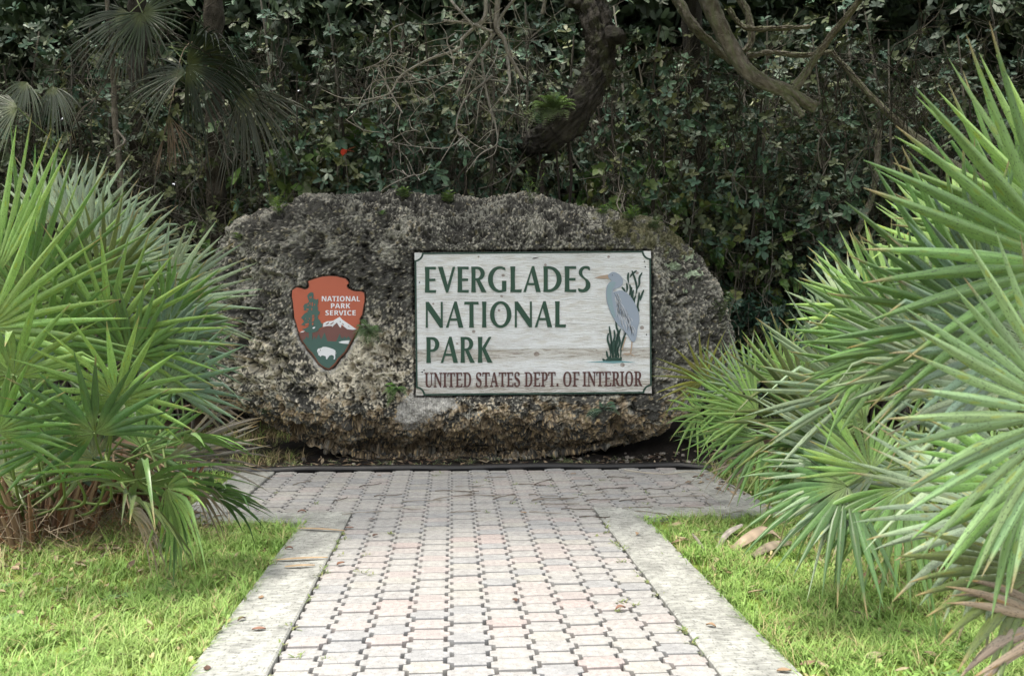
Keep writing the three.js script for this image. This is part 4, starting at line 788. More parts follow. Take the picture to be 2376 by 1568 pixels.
function shrubParts(seed, { h, w, n, leaves = 7, L, W, cols, wide = 0.5, stems = 5, low = 0.2, stemR = 0.018, twigLen = 0.5 }) {
  const r = rngOf(seed), f = new GB(), b = new GB(), lines = [];
  for (let k = 0; k < stems; k++) {
    const a = rr(0, 6.28, r), q = [V(Math.cos(a) * 0.12, 0, Math.sin(a) * 0.12)], end = V(Math.cos(a) * w * rr(0.15, 0.6, r), h * rr(0.7, 1, r), Math.sin(a) * w * rr(0.15, 0.6, r));
    for (let i = 1; i <= 5; i++) q.push(q[0].clone().lerp(end, i / 5).add(V(rr(-0.1, 0.1, r) * w * 0.5, rr(-0.05, 0.05, r), rr(-0.1, 0.1, r) * w * 0.5)));
    const c = pick(TWIGC, r); const p = spline(q, 12); lines.push(p); tube(b, p, (t) => stemR * (1 - 0.75 * t), 6, c);
  }
  for (let k = 0; k < n; k++) {
    const p = pick(lines, r), t = Math.pow(r(), 0.8), s = p[Math.floor(t * 12)].clone();
    if (s.y < h * low * 0.6 && r() < 0.7) continue;
    const out = V(s.x, 0, s.z).normalize().multiplyScalar(0.4).add(randDir(r)); out.y = out.y * 0.6 + 0.3; out.normalize();
    const len = rr(0.25, 1, r) * twigLen * w, e = s.clone().addScaledVector(out, len); e.y += rr(-0.12, 0.06, r) * w;
    if (e.y < h * low || n3(e.x * 1.1 + seed * 9, e.y * 1.1, e.z * 1.1) < -0.06) continue;
    const m = s.clone().lerp(e, 0.55).add(V(rr(-0.05, 0.05, r), rr(0, 0.1, r), rr(-0.05, 0.05, r)));
    tube(b, [s, m, e], (t2) => 0.0045 * (1 - 0.6 * t2), 3, pick(TWIGC, r));
    const d = e.clone().sub(m).normalize().add(V(0, 0.45, 0)).normalize();
    sprig(f, e, d, leaves, L, W, cols, r, wide);
    if (r() < 0.6) sprig(f, m, d, Math.ceil(leaves / 2), L, W, cols, r, wide);
  }
  return [f.geo(), b.geo()];
}
function shrub(name, label, cat, group, seed, o) { const t = thing(name, label, cat, [0, 0, 0], group), [f, b] = shrubParts(seed, o); part('foliage', f, bushMat, t); part('branches', b, twigMat, t); return t; }
{
  const r = rngOf(404);
  const zone = (px) => px < 250 ? 'beside the low cabbage palm' : px < 600 ? 'under the drooping cabbage palm fans' : px < 900 ? 'behind the badge end of the boulder' : px < 1150 ? 'behind the bare dead branches' : px < 1450 ? 'behind the bending oak limb' : px < 1700 ? 'behind the heron end of the boulder' : px < 1950 ? 'under the mossy oak limb' : 'behind the large palmettos opposite the sign';
  const place = (proto, spots) => { const words = proto.userData.label, set = proto.userData.group, mean = spots.reduce((a, q) => a + q[2], 0) / spots.length; spots.forEach(([px, D, s, rot], i) => { const o = i ? copyOf(proto) : proto, size = s > mean * 1.12 ? 'taller ' : s < mean * 0.88 ? 'lower ' : ''; o.userData.label = `${size}${words} ${zone(px)}`; o.userData.group = `${size}${set} ${zone(px)}`; const q = P(px, 750, D); o.position.set(q.x, 0.02, q.z); o.rotation.y = rot ?? rr(0, 6.28, r); o.scale.setScalar(s); }); };
  // near layer, rising over the back of the boulder
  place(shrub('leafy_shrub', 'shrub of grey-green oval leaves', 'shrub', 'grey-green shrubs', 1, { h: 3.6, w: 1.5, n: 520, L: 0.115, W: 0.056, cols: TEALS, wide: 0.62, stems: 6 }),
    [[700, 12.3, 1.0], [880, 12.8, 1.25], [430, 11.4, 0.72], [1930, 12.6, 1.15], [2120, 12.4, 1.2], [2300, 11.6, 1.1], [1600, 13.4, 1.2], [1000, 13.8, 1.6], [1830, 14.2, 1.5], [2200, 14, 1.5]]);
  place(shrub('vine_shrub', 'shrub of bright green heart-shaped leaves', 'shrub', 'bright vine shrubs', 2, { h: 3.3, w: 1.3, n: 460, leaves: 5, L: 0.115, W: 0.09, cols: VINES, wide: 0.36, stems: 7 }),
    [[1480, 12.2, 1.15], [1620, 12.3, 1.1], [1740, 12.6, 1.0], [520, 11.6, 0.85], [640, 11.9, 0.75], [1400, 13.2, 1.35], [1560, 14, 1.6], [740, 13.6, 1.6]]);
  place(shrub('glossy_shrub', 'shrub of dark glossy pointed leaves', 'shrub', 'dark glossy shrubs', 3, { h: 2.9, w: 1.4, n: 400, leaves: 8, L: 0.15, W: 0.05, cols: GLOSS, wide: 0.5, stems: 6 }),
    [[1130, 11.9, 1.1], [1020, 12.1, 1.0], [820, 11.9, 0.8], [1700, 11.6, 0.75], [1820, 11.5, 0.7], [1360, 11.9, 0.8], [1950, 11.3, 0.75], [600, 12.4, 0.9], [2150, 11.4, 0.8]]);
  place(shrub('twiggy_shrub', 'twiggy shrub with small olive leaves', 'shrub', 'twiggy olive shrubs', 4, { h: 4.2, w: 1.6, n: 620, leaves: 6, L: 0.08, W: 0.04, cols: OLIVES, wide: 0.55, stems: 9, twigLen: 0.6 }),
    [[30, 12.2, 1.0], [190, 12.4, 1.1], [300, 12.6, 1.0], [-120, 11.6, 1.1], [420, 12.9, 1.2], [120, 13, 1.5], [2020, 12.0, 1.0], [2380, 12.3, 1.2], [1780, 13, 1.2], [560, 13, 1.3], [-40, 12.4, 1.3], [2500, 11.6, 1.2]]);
  // taller trees
  place(shrub('small_tree', 'slender tree with large leathery leaves', 'tree', 'slender trees', 5, { h: 6.6, w: 1.9, n: 900, leaves: 6, L: 0.125, W: 0.062, cols: TEALS.concat(OLIVES), wide: 0.6, stems: 4, low: 0.36, stemR: 0.05, twigLen: 0.55 }),
    [[820, 13.4, 1], [1180, 14.2, 1.05], [1500, 14.6, 1.1], [1760, 13.6, 1], [2080, 13.2, 1.0], [2330, 13.4, 1.05], [200, 13.6, 1.0], [620, 14.8, 1.1], [-60, 14, 1.1], [1000, 15.2, 1.15], [1960, 15.2, 1.15], [380, 15, 1.1], [2500, 14.2, 1.1], [1340, 15.6, 1.2], [780, 12.9, 0.95], [960, 12.9, 0.95], [1110, 13.0, 0.98], [1530, 12.8, 0.95], [1720, 12.9, 0.95], [2120, 12.2, 0.9], [2300, 12.1, 0.9], [1960, 12.6, 0.92]]);

  // the mass of the wood beyond, one dense body of leaves
  const f = new GB(); const rs = rngOf(6);
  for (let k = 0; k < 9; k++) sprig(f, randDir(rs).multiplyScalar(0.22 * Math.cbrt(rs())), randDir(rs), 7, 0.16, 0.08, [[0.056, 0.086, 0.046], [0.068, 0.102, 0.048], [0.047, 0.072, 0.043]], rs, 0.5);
  const clump = f.geo();
  const spots = [];
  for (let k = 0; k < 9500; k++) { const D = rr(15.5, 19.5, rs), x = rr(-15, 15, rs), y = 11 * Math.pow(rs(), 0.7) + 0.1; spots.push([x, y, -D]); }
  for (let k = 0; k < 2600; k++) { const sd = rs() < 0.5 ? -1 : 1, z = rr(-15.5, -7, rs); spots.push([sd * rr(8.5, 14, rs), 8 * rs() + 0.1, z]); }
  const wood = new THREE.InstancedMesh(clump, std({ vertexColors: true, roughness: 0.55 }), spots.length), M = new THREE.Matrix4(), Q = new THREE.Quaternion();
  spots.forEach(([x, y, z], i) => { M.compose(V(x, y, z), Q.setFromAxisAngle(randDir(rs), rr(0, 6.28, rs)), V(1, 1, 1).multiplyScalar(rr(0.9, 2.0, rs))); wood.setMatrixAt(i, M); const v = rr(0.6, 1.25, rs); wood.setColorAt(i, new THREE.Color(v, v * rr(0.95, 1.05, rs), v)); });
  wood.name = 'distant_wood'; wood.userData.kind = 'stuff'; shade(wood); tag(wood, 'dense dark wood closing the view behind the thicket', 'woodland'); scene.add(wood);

  // bare stems and vines tangled through the thicket
  const tw = new GB(), rt = rngOf(8);
  for (let k = 0; k < 3; k++) { const q = [V(rr(-0.2, 0.2, rt), 0, 0)]; for (let i = 1; i < 7; i++) q.push(q[i - 1].clone().add(V(rr(-0.12, 0.12, rt), 0.17, rr(-0.12, 0.12, rt)))); tube(tw, spline(q, 10), (t) => 0.007 * (1 - 0.6 * t), 4, [1, 1, 1]); for (let j = 0; j < 2; j++) { const s = q[2 + j * 2]; tube(tw, [s, s.clone().add(V(rr(-0.2, 0.2, rt), 0.12, rr(-0.2, 0.2, rt))), s.clone().add(V(rr(-0.45, 0.45, rt), rr(0, 0.3, rt), rr(-0.4, 0.4, rt)))], 0.003, 3, [1, 1, 1]); } }
  const tg = tw.geo(), NT = 850, twigs = new THREE.InstancedMesh(tg, twigMat, NT);
  for (let i = 0; i < NT; i++) { const D = rr(11.3, 15, rt), q = P(rr(-150, 2550, rt), 750, D); M.compose(V(q.x, Math.pow(rt(), 1.2) * 5.2 - 0.2, q.z), Q.setFromEuler(new THREE.Euler(rr(-0.9, 0.9, rt), rr(0, 6.28, rt), rr(-0.9, 0.9, rt))), V(1, 1, 1).multiplyScalar(rr(0.6, 1.5, rt))); twigs.setMatrixAt(i, M); const c = pick(TWIGC, rt), v = rr(0.6, 1.3, rt); twigs.setColorAt(i, new THREE.Color().setRGB(c[0] * v, c[1] * v, c[2] * v)); }
  twigs.name = 'tangled_stems'; twigs.userData.kind = 'stuff'; shade(twigs); tag(twigs, 'tangle of thin brown stems and dry vines through the thicket', 'stems'); scene.add(twigs);
}
// ---------------------------------------------------------------- oaks whose limbs hang into the picture
const line3 = (pts) => pts.map(([x, y, D]) => P(x, y, D));
const oakBark = (q, an) => { const m = sstep(0.1, 0.5, fbm(q.x * 5 + Math.cos(an), q.y * 5 + Math.sin(an), q.z * 5, 3)); return mix3(mix3([0.020, 0.018, 0.015], [0.078, 0.071, 0.059], clamp(0.5 + 0.8 * n3(Math.cos(an) * 7, Math.sin(an) * 7, (q.x + q.y + q.z) * 4), 0, 1)), [0.13, 0.15, 0.07], 0.4 * m); };
const mossBark = (q, an) => mix3(mix3([0.22, 0.195, 0.155], [0.40, 0.37, 0.31], clamp(0.5 + n3(q.x * 16 + an, q.y * 16, q.z * 16), 0, 1)), [0.26, 0.31, 0.16], 0.75 * sstep(-0.1, 0.35, fbm(q.x * 4 + 1.5 * Math.cos(an), q.y * 4 + 1.5 * Math.sin(an), q.z * 4, 3)));
function crownPart(tree, seed, n, x0, x1, d0, d1, thick) {
  const rs = rngOf(seed), f = new GB(), b = new GB();
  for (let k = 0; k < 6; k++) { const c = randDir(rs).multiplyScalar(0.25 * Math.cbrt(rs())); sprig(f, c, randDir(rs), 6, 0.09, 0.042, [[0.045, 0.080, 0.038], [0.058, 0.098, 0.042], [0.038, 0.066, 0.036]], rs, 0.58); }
  const im = new THREE.InstancedMesh(f.geo(), std({ vertexColors: true, roughness: 0.6 }), n), M = new THREE.Matrix4(), Q = new THREE.Quaternion();
  for (let i = 0; i < n; i++) { const D = rr(d0, d1, rs), x = rr(x0, x1, rs), y = 1.95 + 0.375 * D + thick * Math.pow(rs(), 1.4) * (0.75 + 0.5 * n2(x * 0.5, D * 0.5)); M.compose(V(x, y, -D), Q.setFromAxisAngle(randDir(rs), rr(0, 6.28, rs)), V(1, 1, 1).multiplyScalar(rr(0.8, 1.6, rs))); im.setMatrixAt(i, M); }
  im.name = 'crown'; im.userData.kind = 'stuff'; shade(im); im.position.copy(tree.position).negate(); tree.add(im);
}
{
  const base = P(1215, 900, 14.2), oak = thing('oak_tree', 'old oak with a thick dark limb bending down above the sign', 'oak', [base.x, 0, base.z]);
  const rel = (pts) => line3(pts).map((q) => q.sub(oak.position));
  const g = new GB();
  const low = [V(0, -0.05, 0), V(0.02, 0.9, 0.0), V(0.03, 1.9, 0.05)];
  tube(g, spline([...low, ...rel([[1222, 360, 13.3], [1240, 330, 12.2], [1256, 326, 11.2], [1288, 308, 10.6], [1338, 258, 10.4], [1378, 190, 10.4], [1394, 125, 10.4], [1388, 60, 10.4], [1366, 0, 10.5], [1340, -90, 10.6], [1330, -220, 10.8], [1330, -420, 11]])], 280), (t) => 0.20 + 0.035 * Math.sin(t * 30) * 0.3 + (t < 0.45 ? -0.02 : 0) + 0.03 * Math.exp(-(((t - 0.42) / 0.07) ** 2)), 56, oakBark, 0.05, 1.6);
  part('trunk', g.geo(), barkMat, oak);
  for (const [p, r0, r1] of [[[[1392, 75, 10.4], [1432, 85, 10.2], [1446, 92, 10.15]], 0.15, 0.09], [[[1366, 5, 10.5], [1332, 8, 10.4], [1316, 4, 10.3]], 0.11, 0.06], [[[1330, -220, 10.8], [1100, -330, 10.2], [800, -400, 9.4], [500, -520, 8.8]], 0.14, 0.05], [[[1330, -380, 11], [1650, -420, 10.2], [1900, -480, 9.2], [2100, -560, 8.6]], 0.14, 0.05], [[[1330, -300, 10.9], [1280, -480, 9.6], [1200, -640, 8.4]], 0.12, 0.05]]) { const gb = new GB(); tube(gb, spline(rel(p), 24), (t) => lerp(r0, r1, t), 14, oakBark, 0.04, 1.6); part('limb', gb.geo(), barkMat, oak); }
  for (const [p, rad] of [[[[1252, 335, 11.2], [1256, 400, 11.4], [1258, 470, 11.5]], 0.028], [[[1290, 335, 10.9], [1296, 420, 11.1], [1300, 480, 11.2]], 0.014], [[[1318, 320, 10.8], [1326, 400, 11], [1322, 470, 11.1]], 0.02]]) { const gb = new GB(); tube(gb, spline(rel(p), 10), rad, 7, [0.06, 0.05, 0.042]); part('hanging_root', gb.geo(), barkMat, oak); }
  crownPart(oak, 51, 2300, -6, 6, 5.2, 10.6, 2.4);
  crownPart(oak, 53, 1000, -8, 8, 10.6, 13.6, 2.0);

  const b2 = P(1600, 800, 13.6), oak2 = thing('oak_tree', 'oak with mossy grey limb ending in a sawn stub above the thicket', 'oak', [b2.x, 0, b2.z]);
  const rel2 = (pts) => line3(pts).map((q) => q.sub(oak2.position));
  const gt = new GB(); tube(gt, spline([V(0, -0.05, 0), V(0.05, 2, 0.1), V(0.0, 4, 0.4), ...rel2([[1600, -140, 12.2], [1590, -320, 11.8]])], 60), (t) => 0.2 - 0.06 * t, 18, oakBark, 0.04, 1.6); part('trunk', gt.geo(), barkMat, oak2);
  const limbs = [
    [[[1590, -320, 11.8], [1600, -140, 11.2], [1640, -12, 10.9], [1666, 50, 10.8], [1698, 112, 10.7], [1736, 166, 10.6], [1784, 196, 10.5], [1832, 212, 10.5], [1866, 236, 10.5], [1894, 248, 10.5]], 0.150, 0.085],
    [[[1842, 208, 10.5], [1872, 166, 10.5], [1902, 120, 10.5], [1944, 66, 10.4], [1990, 8, 10.3], [2040, -60, 10.2]], 0.075, 0.042],
    [[[1812, 208, 10.5], [1838, 236, 10.45], [1862, 272, 10.4]], 0.070, 0.052],
    [[[1690, 20, 11.3], [1725, 62, 11.3], [1790, 66, 11.3], [1880, 62, 11.3]], 0.050, 0.038],
    [[[1735, 130, 11.6], [1790, 122, 11.6], [1860, 128, 11.6], [1930, 120, 11.6]], 0.052, 0.036],
    [[[1710, -20, 11.5], [1738, 40, 11.5], [1742, 100, 11.5], [1726, 120, 11.5]], 0.07, 0.05],
    [[[1930, 120, 11.8], [2000, 200, 11.8], [2080, 280, 11.7], [2140, 330, 11.6], [2240, 400, 11.5], [2330, 430, 11.5]], 0.05, 0.09],
    [[[2040, 300, 12], [2034, 400, 12], [2020, 470, 12], [1990, 540, 12]], 0.06, 0.05],
    [[[1560, -20, 11.6], [1610, 60, 11.6], [1650, 100, 11.7], [1700, 145, 11.8]], 0.09, 0.06],
    [[[1590, -320, 11.8], [1900, -400, 10.4], [2200, -470, 9.2]], 0.12, 0.05]];
  for (const [p, r0, r1] of limbs) { const gb = new GB(); tube(gb, spline(rel2(p), 60), (t) => 0.86 * lerp(r0, r1, t), 26, mossBark, 0.02, 1.6); part('limb', gb.geo(), barkMat, oak2); }
  crownPart(oak2, 52, 600, 2.5, 8, 6.5, 10.8, 2.4);

  const b3 = P(285, 800, 11.8), sap = thing('sapling', 'thin grey-barked sapling standing in the olive thicket', 'tree', [b3.x, 0, b3.z]);
  const rel3 = (pts) => line3(pts).map((q) => q.sub(sap.position));
  const gs = new GB(); tube(gs, spline([V(0, -0.05, 0), V(0.02, 0.9, 0), ...rel3([[276, 380, 11.7], [266, 280, 11.7], [262, 180, 11.7], [254, 80, 11.7], [246, -20, 11.7], [240, -200, 11.7]])], 50), (t) => 0.052 - 0.02 * t, 10, (q, an) => mix3([0.20, 0.175, 0.14], [0.32, 0.29, 0.24], clamp(0.5 + n3(q.x * 20 + an, q.y * 9, q.z * 20), 0, 1)), 0.01, 2); part('trunk', gs.geo(), barkMat, sap);
  for (const p of [[[262, 200, 11.7], [280, 150, 11.6], [302, 155, 11.5], [320, 210, 11.5], [340, 240, 11.4]], [[264, 110, 11.7], [282, 78, 11.6], [300, 90, 11.6], [330, 76, 11.5]], [[268, 300, 11.7], [288, 330, 11.5], [262, 350, 11.4], [240, 380, 11.4]]]) { const gb = new GB(); tube(gb, spline(rel3(p), 14), (t) => 0.02 - 0.012 * t, 6, [0.30, 0.27, 0.225], 0.004); part('branch', gb.geo(), barkMat, sap); }
}
// ---------------------------------------------------------------- bare dead branches in front of the dark gap
{
  const z2 = ([x, y]) => [(1000 + x / 2.119) * 0.58008, y / 2.119 * 0.58008];
  const db = thing('dead_branches', 'pale bare dead branches hanging in front of the dark thicket', 'dead branch', [0, 0, 0]);
  const top = P(1160, -160, 11.2); db.position.copy(top);
  const rt = rngOf(61);
  const put = (pts, r0, r1, D0, D1, name = 'branch') => { const p = pts.map((q, i) => { const [x, y] = z2(q); return P(x, y, lerp(D0, D1, i / (pts.length - 1)) - 0.5).sub(top); }), gb = new GB(), c = pick([[0.50, 0.47, 0.405], [0.58, 0.55, 0.48], [0.42, 0.39, 0.335]], rt), s = spline(p, pts.length * 5); tube(gb, s, (t) => 1.35 * lerp(r0, r1, t), 7, (q, an) => { const v = 0.85 + 0.3 * n3(q.x * 30, q.y * 30, an); return [c[0] * v, c[1] * v, c[2] * v]; }, 0.003); return [part(name, gb.geo(), barkMat, db), s]; };
  const main = [
    [[[2110, -560], [2100, -250], [2100, 0], [2090, 240], [2150, 330], [2200, 470], [2330, 700]], 0.034, 0.016], [[[2070, 280], [1960, 430], [1860, 560], [1800, 680], [1740, 800]], 0.02, 0.006], [[[1940, -300], [1985, -100], [1990, 140], [1890, 240], [1800, 330], [1780, 400], [1500, 510], [1270, 650], [1180, 790], [960, 850]], 0.024, 0.006],
    [[[1960, 480], [2000, 760], [2050, 960], [2085, 1080], [2090, 1220], [1960, 1300], [1830, 1460]], 0.014, 0.005], [[[2050, 640], [1985, 700], [1870, 790], [1800, 880], [1750, 1040], [1770, 1140], [1830, 1170]], 0.014, 0.006], [[[1800, 1170], [1680, 1250], [1400, 1240], [1140, 1190]], 0.008, 0.003], [[[2180, 480], [2200, 690], [2160, 800]], 0.018, 0.012], [[[1640, 170], [1700, 180], [1870, 200], [2060, 270]], 0.012, 0.014], [[[1300, 200], [1190, 260], [1190, 460], [1050, 550], [900, 600]], 0.008, 0.004],
    [[[1190, 460], [1240, 600], [1360, 640], [1340, 750]], 0.006, 0.003], [[[2300, -60], [2200, 40], [2120, 160], [2100, 260]], 0.018, 0.014], [[[1700, 0], [1800, 120], [1900, 220]], 0.016, 0.012], [[[1270, 650], [1040, 700], [880, 960], [800, 1025]], 0.006, 0.003], [[[1700, 600], [1520, 660], [1370, 690], [1060, 705]], 0.007, 0.003], [[[2160, 690], [1960, 670], [1700, 700], [1450, 880], [1330, 1030]], 0.008, 0.003], [[[1740, 280], [1670, 340], [1720, 500], [1720, 590]], 0.008, 0.006], [[[1080, 560], [1160, 720], [1230, 850], [1290, 960]], 0.012, 0.008], [[[2480, 120], [2500, 0], [2520, -200]], 0.02, 0.02], [[[2100, 400], [2080, 500], [2000, 650], [1920, 920]], 0.008, 0.003], [[[1290, 1445], [1340, 1490], [1400, 1480], [1440, 1530]], 0.007, 0.004]];
  for (const [p, r0, r1] of main) {
    const [m, s] = put(p, r0, r1, 11.2, 10.9 + rr(-0.3, 0.3, rt));
    for (let k = 0; k < 3 + p.length; k++) { const a = s[Math.floor(rr(0.25, 1, rt) * (s.length - 1))], gb = new GB(), l = rr(0.15, 0.55, rt), d = randDir(rt); d.z *= 0.5; const e = a.clone().addScaledVector(d, l); e.y -= 0.06; tube(gb, spline([a, a.clone().lerp(e, 0.5).add(V(rr(-0.05, 0.05, rt), rr(-0.06, 0.06, rt), 0)), e], 6), (t) => 0.0065 - 0.0035 * t, 4, pick([[0.62, 0.585, 0.505], [0.50, 0.465, 0.40]], rt)); part('twig', gb.geo(), barkMat, m); }
  }
}
// ---------------------------------------------------------------- cabbage palms in the thicket
{
  const mk = (label, px, D) => { const q = P(px, 750, D); return thing('cabbage_palm', label, 'palm', [q.x, 0, q.z]); };
  const c1 = mk('cabbage palm with huge dark drooping fans and a fibrous brown trunk', 505, 13.2), rt = rngOf(71);
  const g = new GB(); tube(g, spline([V(0, -0.05, 0), V(0.05, 2, 0), V(0, 4, 0.1), V(0, 6.8, 0.1)], 60), (t) => 0.155 + 0.02 * Math.sin(t * 90), 16, (q, an) => mix3([0.035, 0.03, 0.022], [0.10, 0.088, 0.066], clamp(0.5 + n3(an * 2, q.y * 9, q.x * 9), 0, 1)), 0.03); part('trunk', g.geo(), barkMat, c1);
  const crown = V(0, 5.6, 0.1).add(c1.position);
  const FC = (p, x, y, D, deg, lean, roll, Rpx, type, o) => F(p, x, y, D, deg, lean, roll, Rpx, type, { w: 0.036, segs: 34, fused: 1, from: crown, tip: 0.15, ...o });
  FC(c1, 432, 150, 11.3, -22, 14, 24, 205, 'dark', { spread: 3.0, droop: 0.34, col: [0.022, 0.045, 0.022] });
  FC(c1, 470, 130, 11.2, -5, 5, 50, 210, 'dark', { spread: 2.4, droop: 0.5, col: [0.025, 0.048, 0.025] });
  FC(c1, 560, 210, 11.4, -60, 5, 14, 190, 'silver', { spread: 2.0, droop: 0.3, col: [0.09, 0.105, 0.075] });
  FC(c1, 430, 170, 11.4, 180, 5, 40, 150, 'dark', { spread: 2.2, droop: 0.5, col: [0.06, 0.09, 0.05] });
  FC(c1, 390, 265, 11.6, -78, 8, 12, 120, 'dead', { col: [0.20, 0.15, 0.10], spread: 1.0, droop: 0.2, w: 0.024, segs: 20 });
  const c2 = mk('cabbage palm with a wide green fan under the top of the thicket', 330, 13.4);
  const g2 = new GB(); tube(g2, spline([V(0, -0.05, 0), V(-0.05, 2.5, 0), V(0, 5, 0.1), V(0, 7.4, 0.1)], 60), (t) => 0.14 + 0.018 * Math.sin(t * 90), 16, [0.05, 0.044, 0.033], 0.03); part('trunk', g2.geo(), barkMat, c2);
  crown.copy(V(0, 6.4, 0.1).add(c2.position));
  FC(c2, 330, 30, 11.4, -62, 16, 6, 140, 'mid', { spread: 4.4, droop: 0.12, col: [0.05, 0.085, 0.038] });
  FC(c2, 300, 30, 11.6, -140, 10, 20, 170, 'dark', { spread: 2.6, droop: 0.3, col: [0.05, 0.075, 0.045] });
  const c3 = mk('low cabbage palm with narrow drooping pale blades in the twiggy corner', 120, 11.4);
  const g3 = new GB(); tube(g3, spline([V(0, -0.05, 0), V(0.0, 1, 0), V(0, 2.2, 0.1), V(0, 3.0, 0.1)], 30), 0.13, 14, [0.05, 0.044, 0.033], 0.03); part('trunk', g3.geo(), barkMat, c3);
  crown.copy(V(0, 2.7, 0.1).add(c3.position));
  FC(c3, 60, 190, 11.2, -118, 14, 20, 95, 'silver', { spread: 2.6, droop: 0.5, w: 0.024, col: [0.075, 0.105, 0.06] });
  FC(c3, 120, 200, 11.2, -80, 14, 10, 100, 'silver', { spread: 2.2, droop: 0.5, w: 0.024, col: [0.065, 0.09, 0.055] });
  FC(c3, 40, 250, 10.7, 190, 14, 20, 120, 'mid', { spread: 2.4, droop: 0.5, w: 0.024, col: [0.09, 0.12, 0.07] });
}
// ---------------------------------------------------------------- lawn grass
{
  const r = rngOf(818), mat = std({ vertexColors: true, roughness: 0.6 });
  const tuft = (n, h, w, spread) => { const gb = new GB(); for (let k = 0; k < n; k++) { const a = rr(0, 6.28, r), l = h * rr(0.6, 1.2, r), lean = rr(0.15, 1.0, r) * spread, o = V(rr(-0.015, 0.015, r), 0, rr(-0.015, 0.015, r)), s = V(-Math.sin(a), 0, Math.cos(a)), v = rr(0.8, 1.2, r), c = [v, v, v]; const at = (t, side) => { const x = lean * l * t * t; return gb.v(o.x + Math.cos(a) * x + s.x * side * w * (1 - t * 0.85), l * t * (1 - 0.25 * lean * t), o.z + Math.sin(a) * x + s.z * side * w * (1 - t * 0.85), c); }; const p0 = at(0, -0.5), p1 = at(0, 0.5), p2 = at(0.5, -0.5), p3 = at(0.5, 0.5), p4 = at(1, 0); gb.q(p0, p1, p3, p2); gb.t(p2, p3, p4); } return gb.geo(); };
  const clover = () => { const gb = new GB(); for (let k = 0; k < 5; k++) { const a = rr(0, 6.28, r), d = V(Math.cos(a), rr(0.2, 0.7, r), Math.sin(a)).normalize(); leaf(gb, V(rr(-0.02, 0.02, r), rr(0.008, 0.03, r), rr(-0.02, 0.02, r)), d, V(0, 1, 0), rr(0.02, 0.036, r), rr(0.014, 0.024, r), 0.1, [1, 1, 1], 0.55); } return gb.geo(); };
  const kinds = [[tuft(7, 0.07, 0.006, 1.3), 1], [tuft(6, 0.10, 0.0055, 1.5), 1], [clover(), 1], [tuft(5, 0.13, 0.004, 1.2), 1]];
  const M = new THREE.Matrix4(), Q = new THREE.Quaternion(), Y = V(0, 1, 0);
  const ok = (s, t) => { const e = 0.03 * n2(s * 3, t * 3); if (s < AF0) return Math.abs(t) > OUT - 0.012 + e * 0.6 || (s > AF0 - 0.25 && Math.abs(t) > OUT - 0.05); if (s < AB + 0.1) return Math.abs(t - AOFF) > AOUT + e; return Math.abs(t) > 2.7 + e * 4; };
  const lists = kinds.map(() => []);
  for (let k = 0; k < 110000; k++) {
    const s = 1.9 + 7.4 * Math.pow(r(), 1.15), t = (r() < 0.5 ? -1 : 1) * rr(1.2, Math.min(5.2, 1.6 + s * 0.62), r);
    if (!ok(s, t)) continue;
    const q = path(s, t), bare = fbm2(q.x * 2.2, q.z * 2.2, 3), shady = s > 6.4 ? 0.35 : 0;
    if (bare > 0.12 && r() < 0.78) continue; if (s > 4.6 && t < -1.9 && r() < 0.55) continue;
    if (r() < shady) continue;
    const kd = r() < 0.36 ? 0 : r() < 0.6 ? 1 : r() < 0.86 ? 2 : 3;
    lists[kd].push([q, r()]);
  }
  lists.forEach((L, kd) => {
    const im = new THREE.InstancedMesh(kinds[kd][0], mat, L.length);
    L.forEach(([q, v], i) => {
      M.compose(V(q.x, 0.006, q.z), Q.setFromAxisAngle(Y, v * 40), V(1, 1, 1).multiplyScalar(rr(0.7, 1.25, r))); im.setMatrixAt(i, M);
      const dry = clamp(fbm2(q.x * 1.1 + 7, q.z * 1.1, 3) + rr(-0.25, 0.25, r), 0, 1), c = mix3([0.19, 0.34, 0.065], [0.27, 0.375, 0.10], clamp(rr(0, 0.6, r) + dry, 0, 1)), b = r() < 0.12 ? mix3(c, [0.42, 0.32, 0.17], 0.8) : c, k = rr(0.8, 1.25, r);
      im.setColorAt(i, new THREE.Color().setRGB(b[0] * k, b[1] * k, b[2] * k));
    });
    im.name = numbered('lawn_grass'); im.userData.kind = 'stuff'; shade(im);
    tag(im, ['short bright green grass of the lawn beside the path', 'loose longer grass blades in the lawn', 'small round-leaved ground cover among the lawn grass', 'tall thin grass blades standing above the lawn'][kd], 'grass'); scene.add(im);
  });
  // coarse dry and green grass round the feet of the palmettos and the soil bed
  const L2 = [];
  for (const [px, py, rad, n] of [[100, 1270, 0.75, 170], [250, 1250, 0.6, 110], [380, 1250, 0.5, 80], [40, 1180, 0.7, 110], [2100, 1290, 0.7, 160], [2300, 1380, 0.7, 180], [1700, 1120, 0.5, 160], [1900, 1150, 0.5, 150], [560, 1020, 0.9, 320], [620, 1075, 0.4, 90]]) { const c = G(px, py); for (let k = 0; k < n; k++) { const a = rr(0, 6.28, r), d = rad * Math.sqrt(r()), q = V(c.x + Math.cos(a) * d, 0, c.z + Math.sin(a) * d), [s, t] = toPath(q.x, q.z); if (!ok(s, t) && s < AB + 0.12) continue; L2.push(q); } }
  const g2 = tuft(5, 0.2, 0.007, 1.7), im = new THREE.InstancedMesh(g2, mat, L2.length);
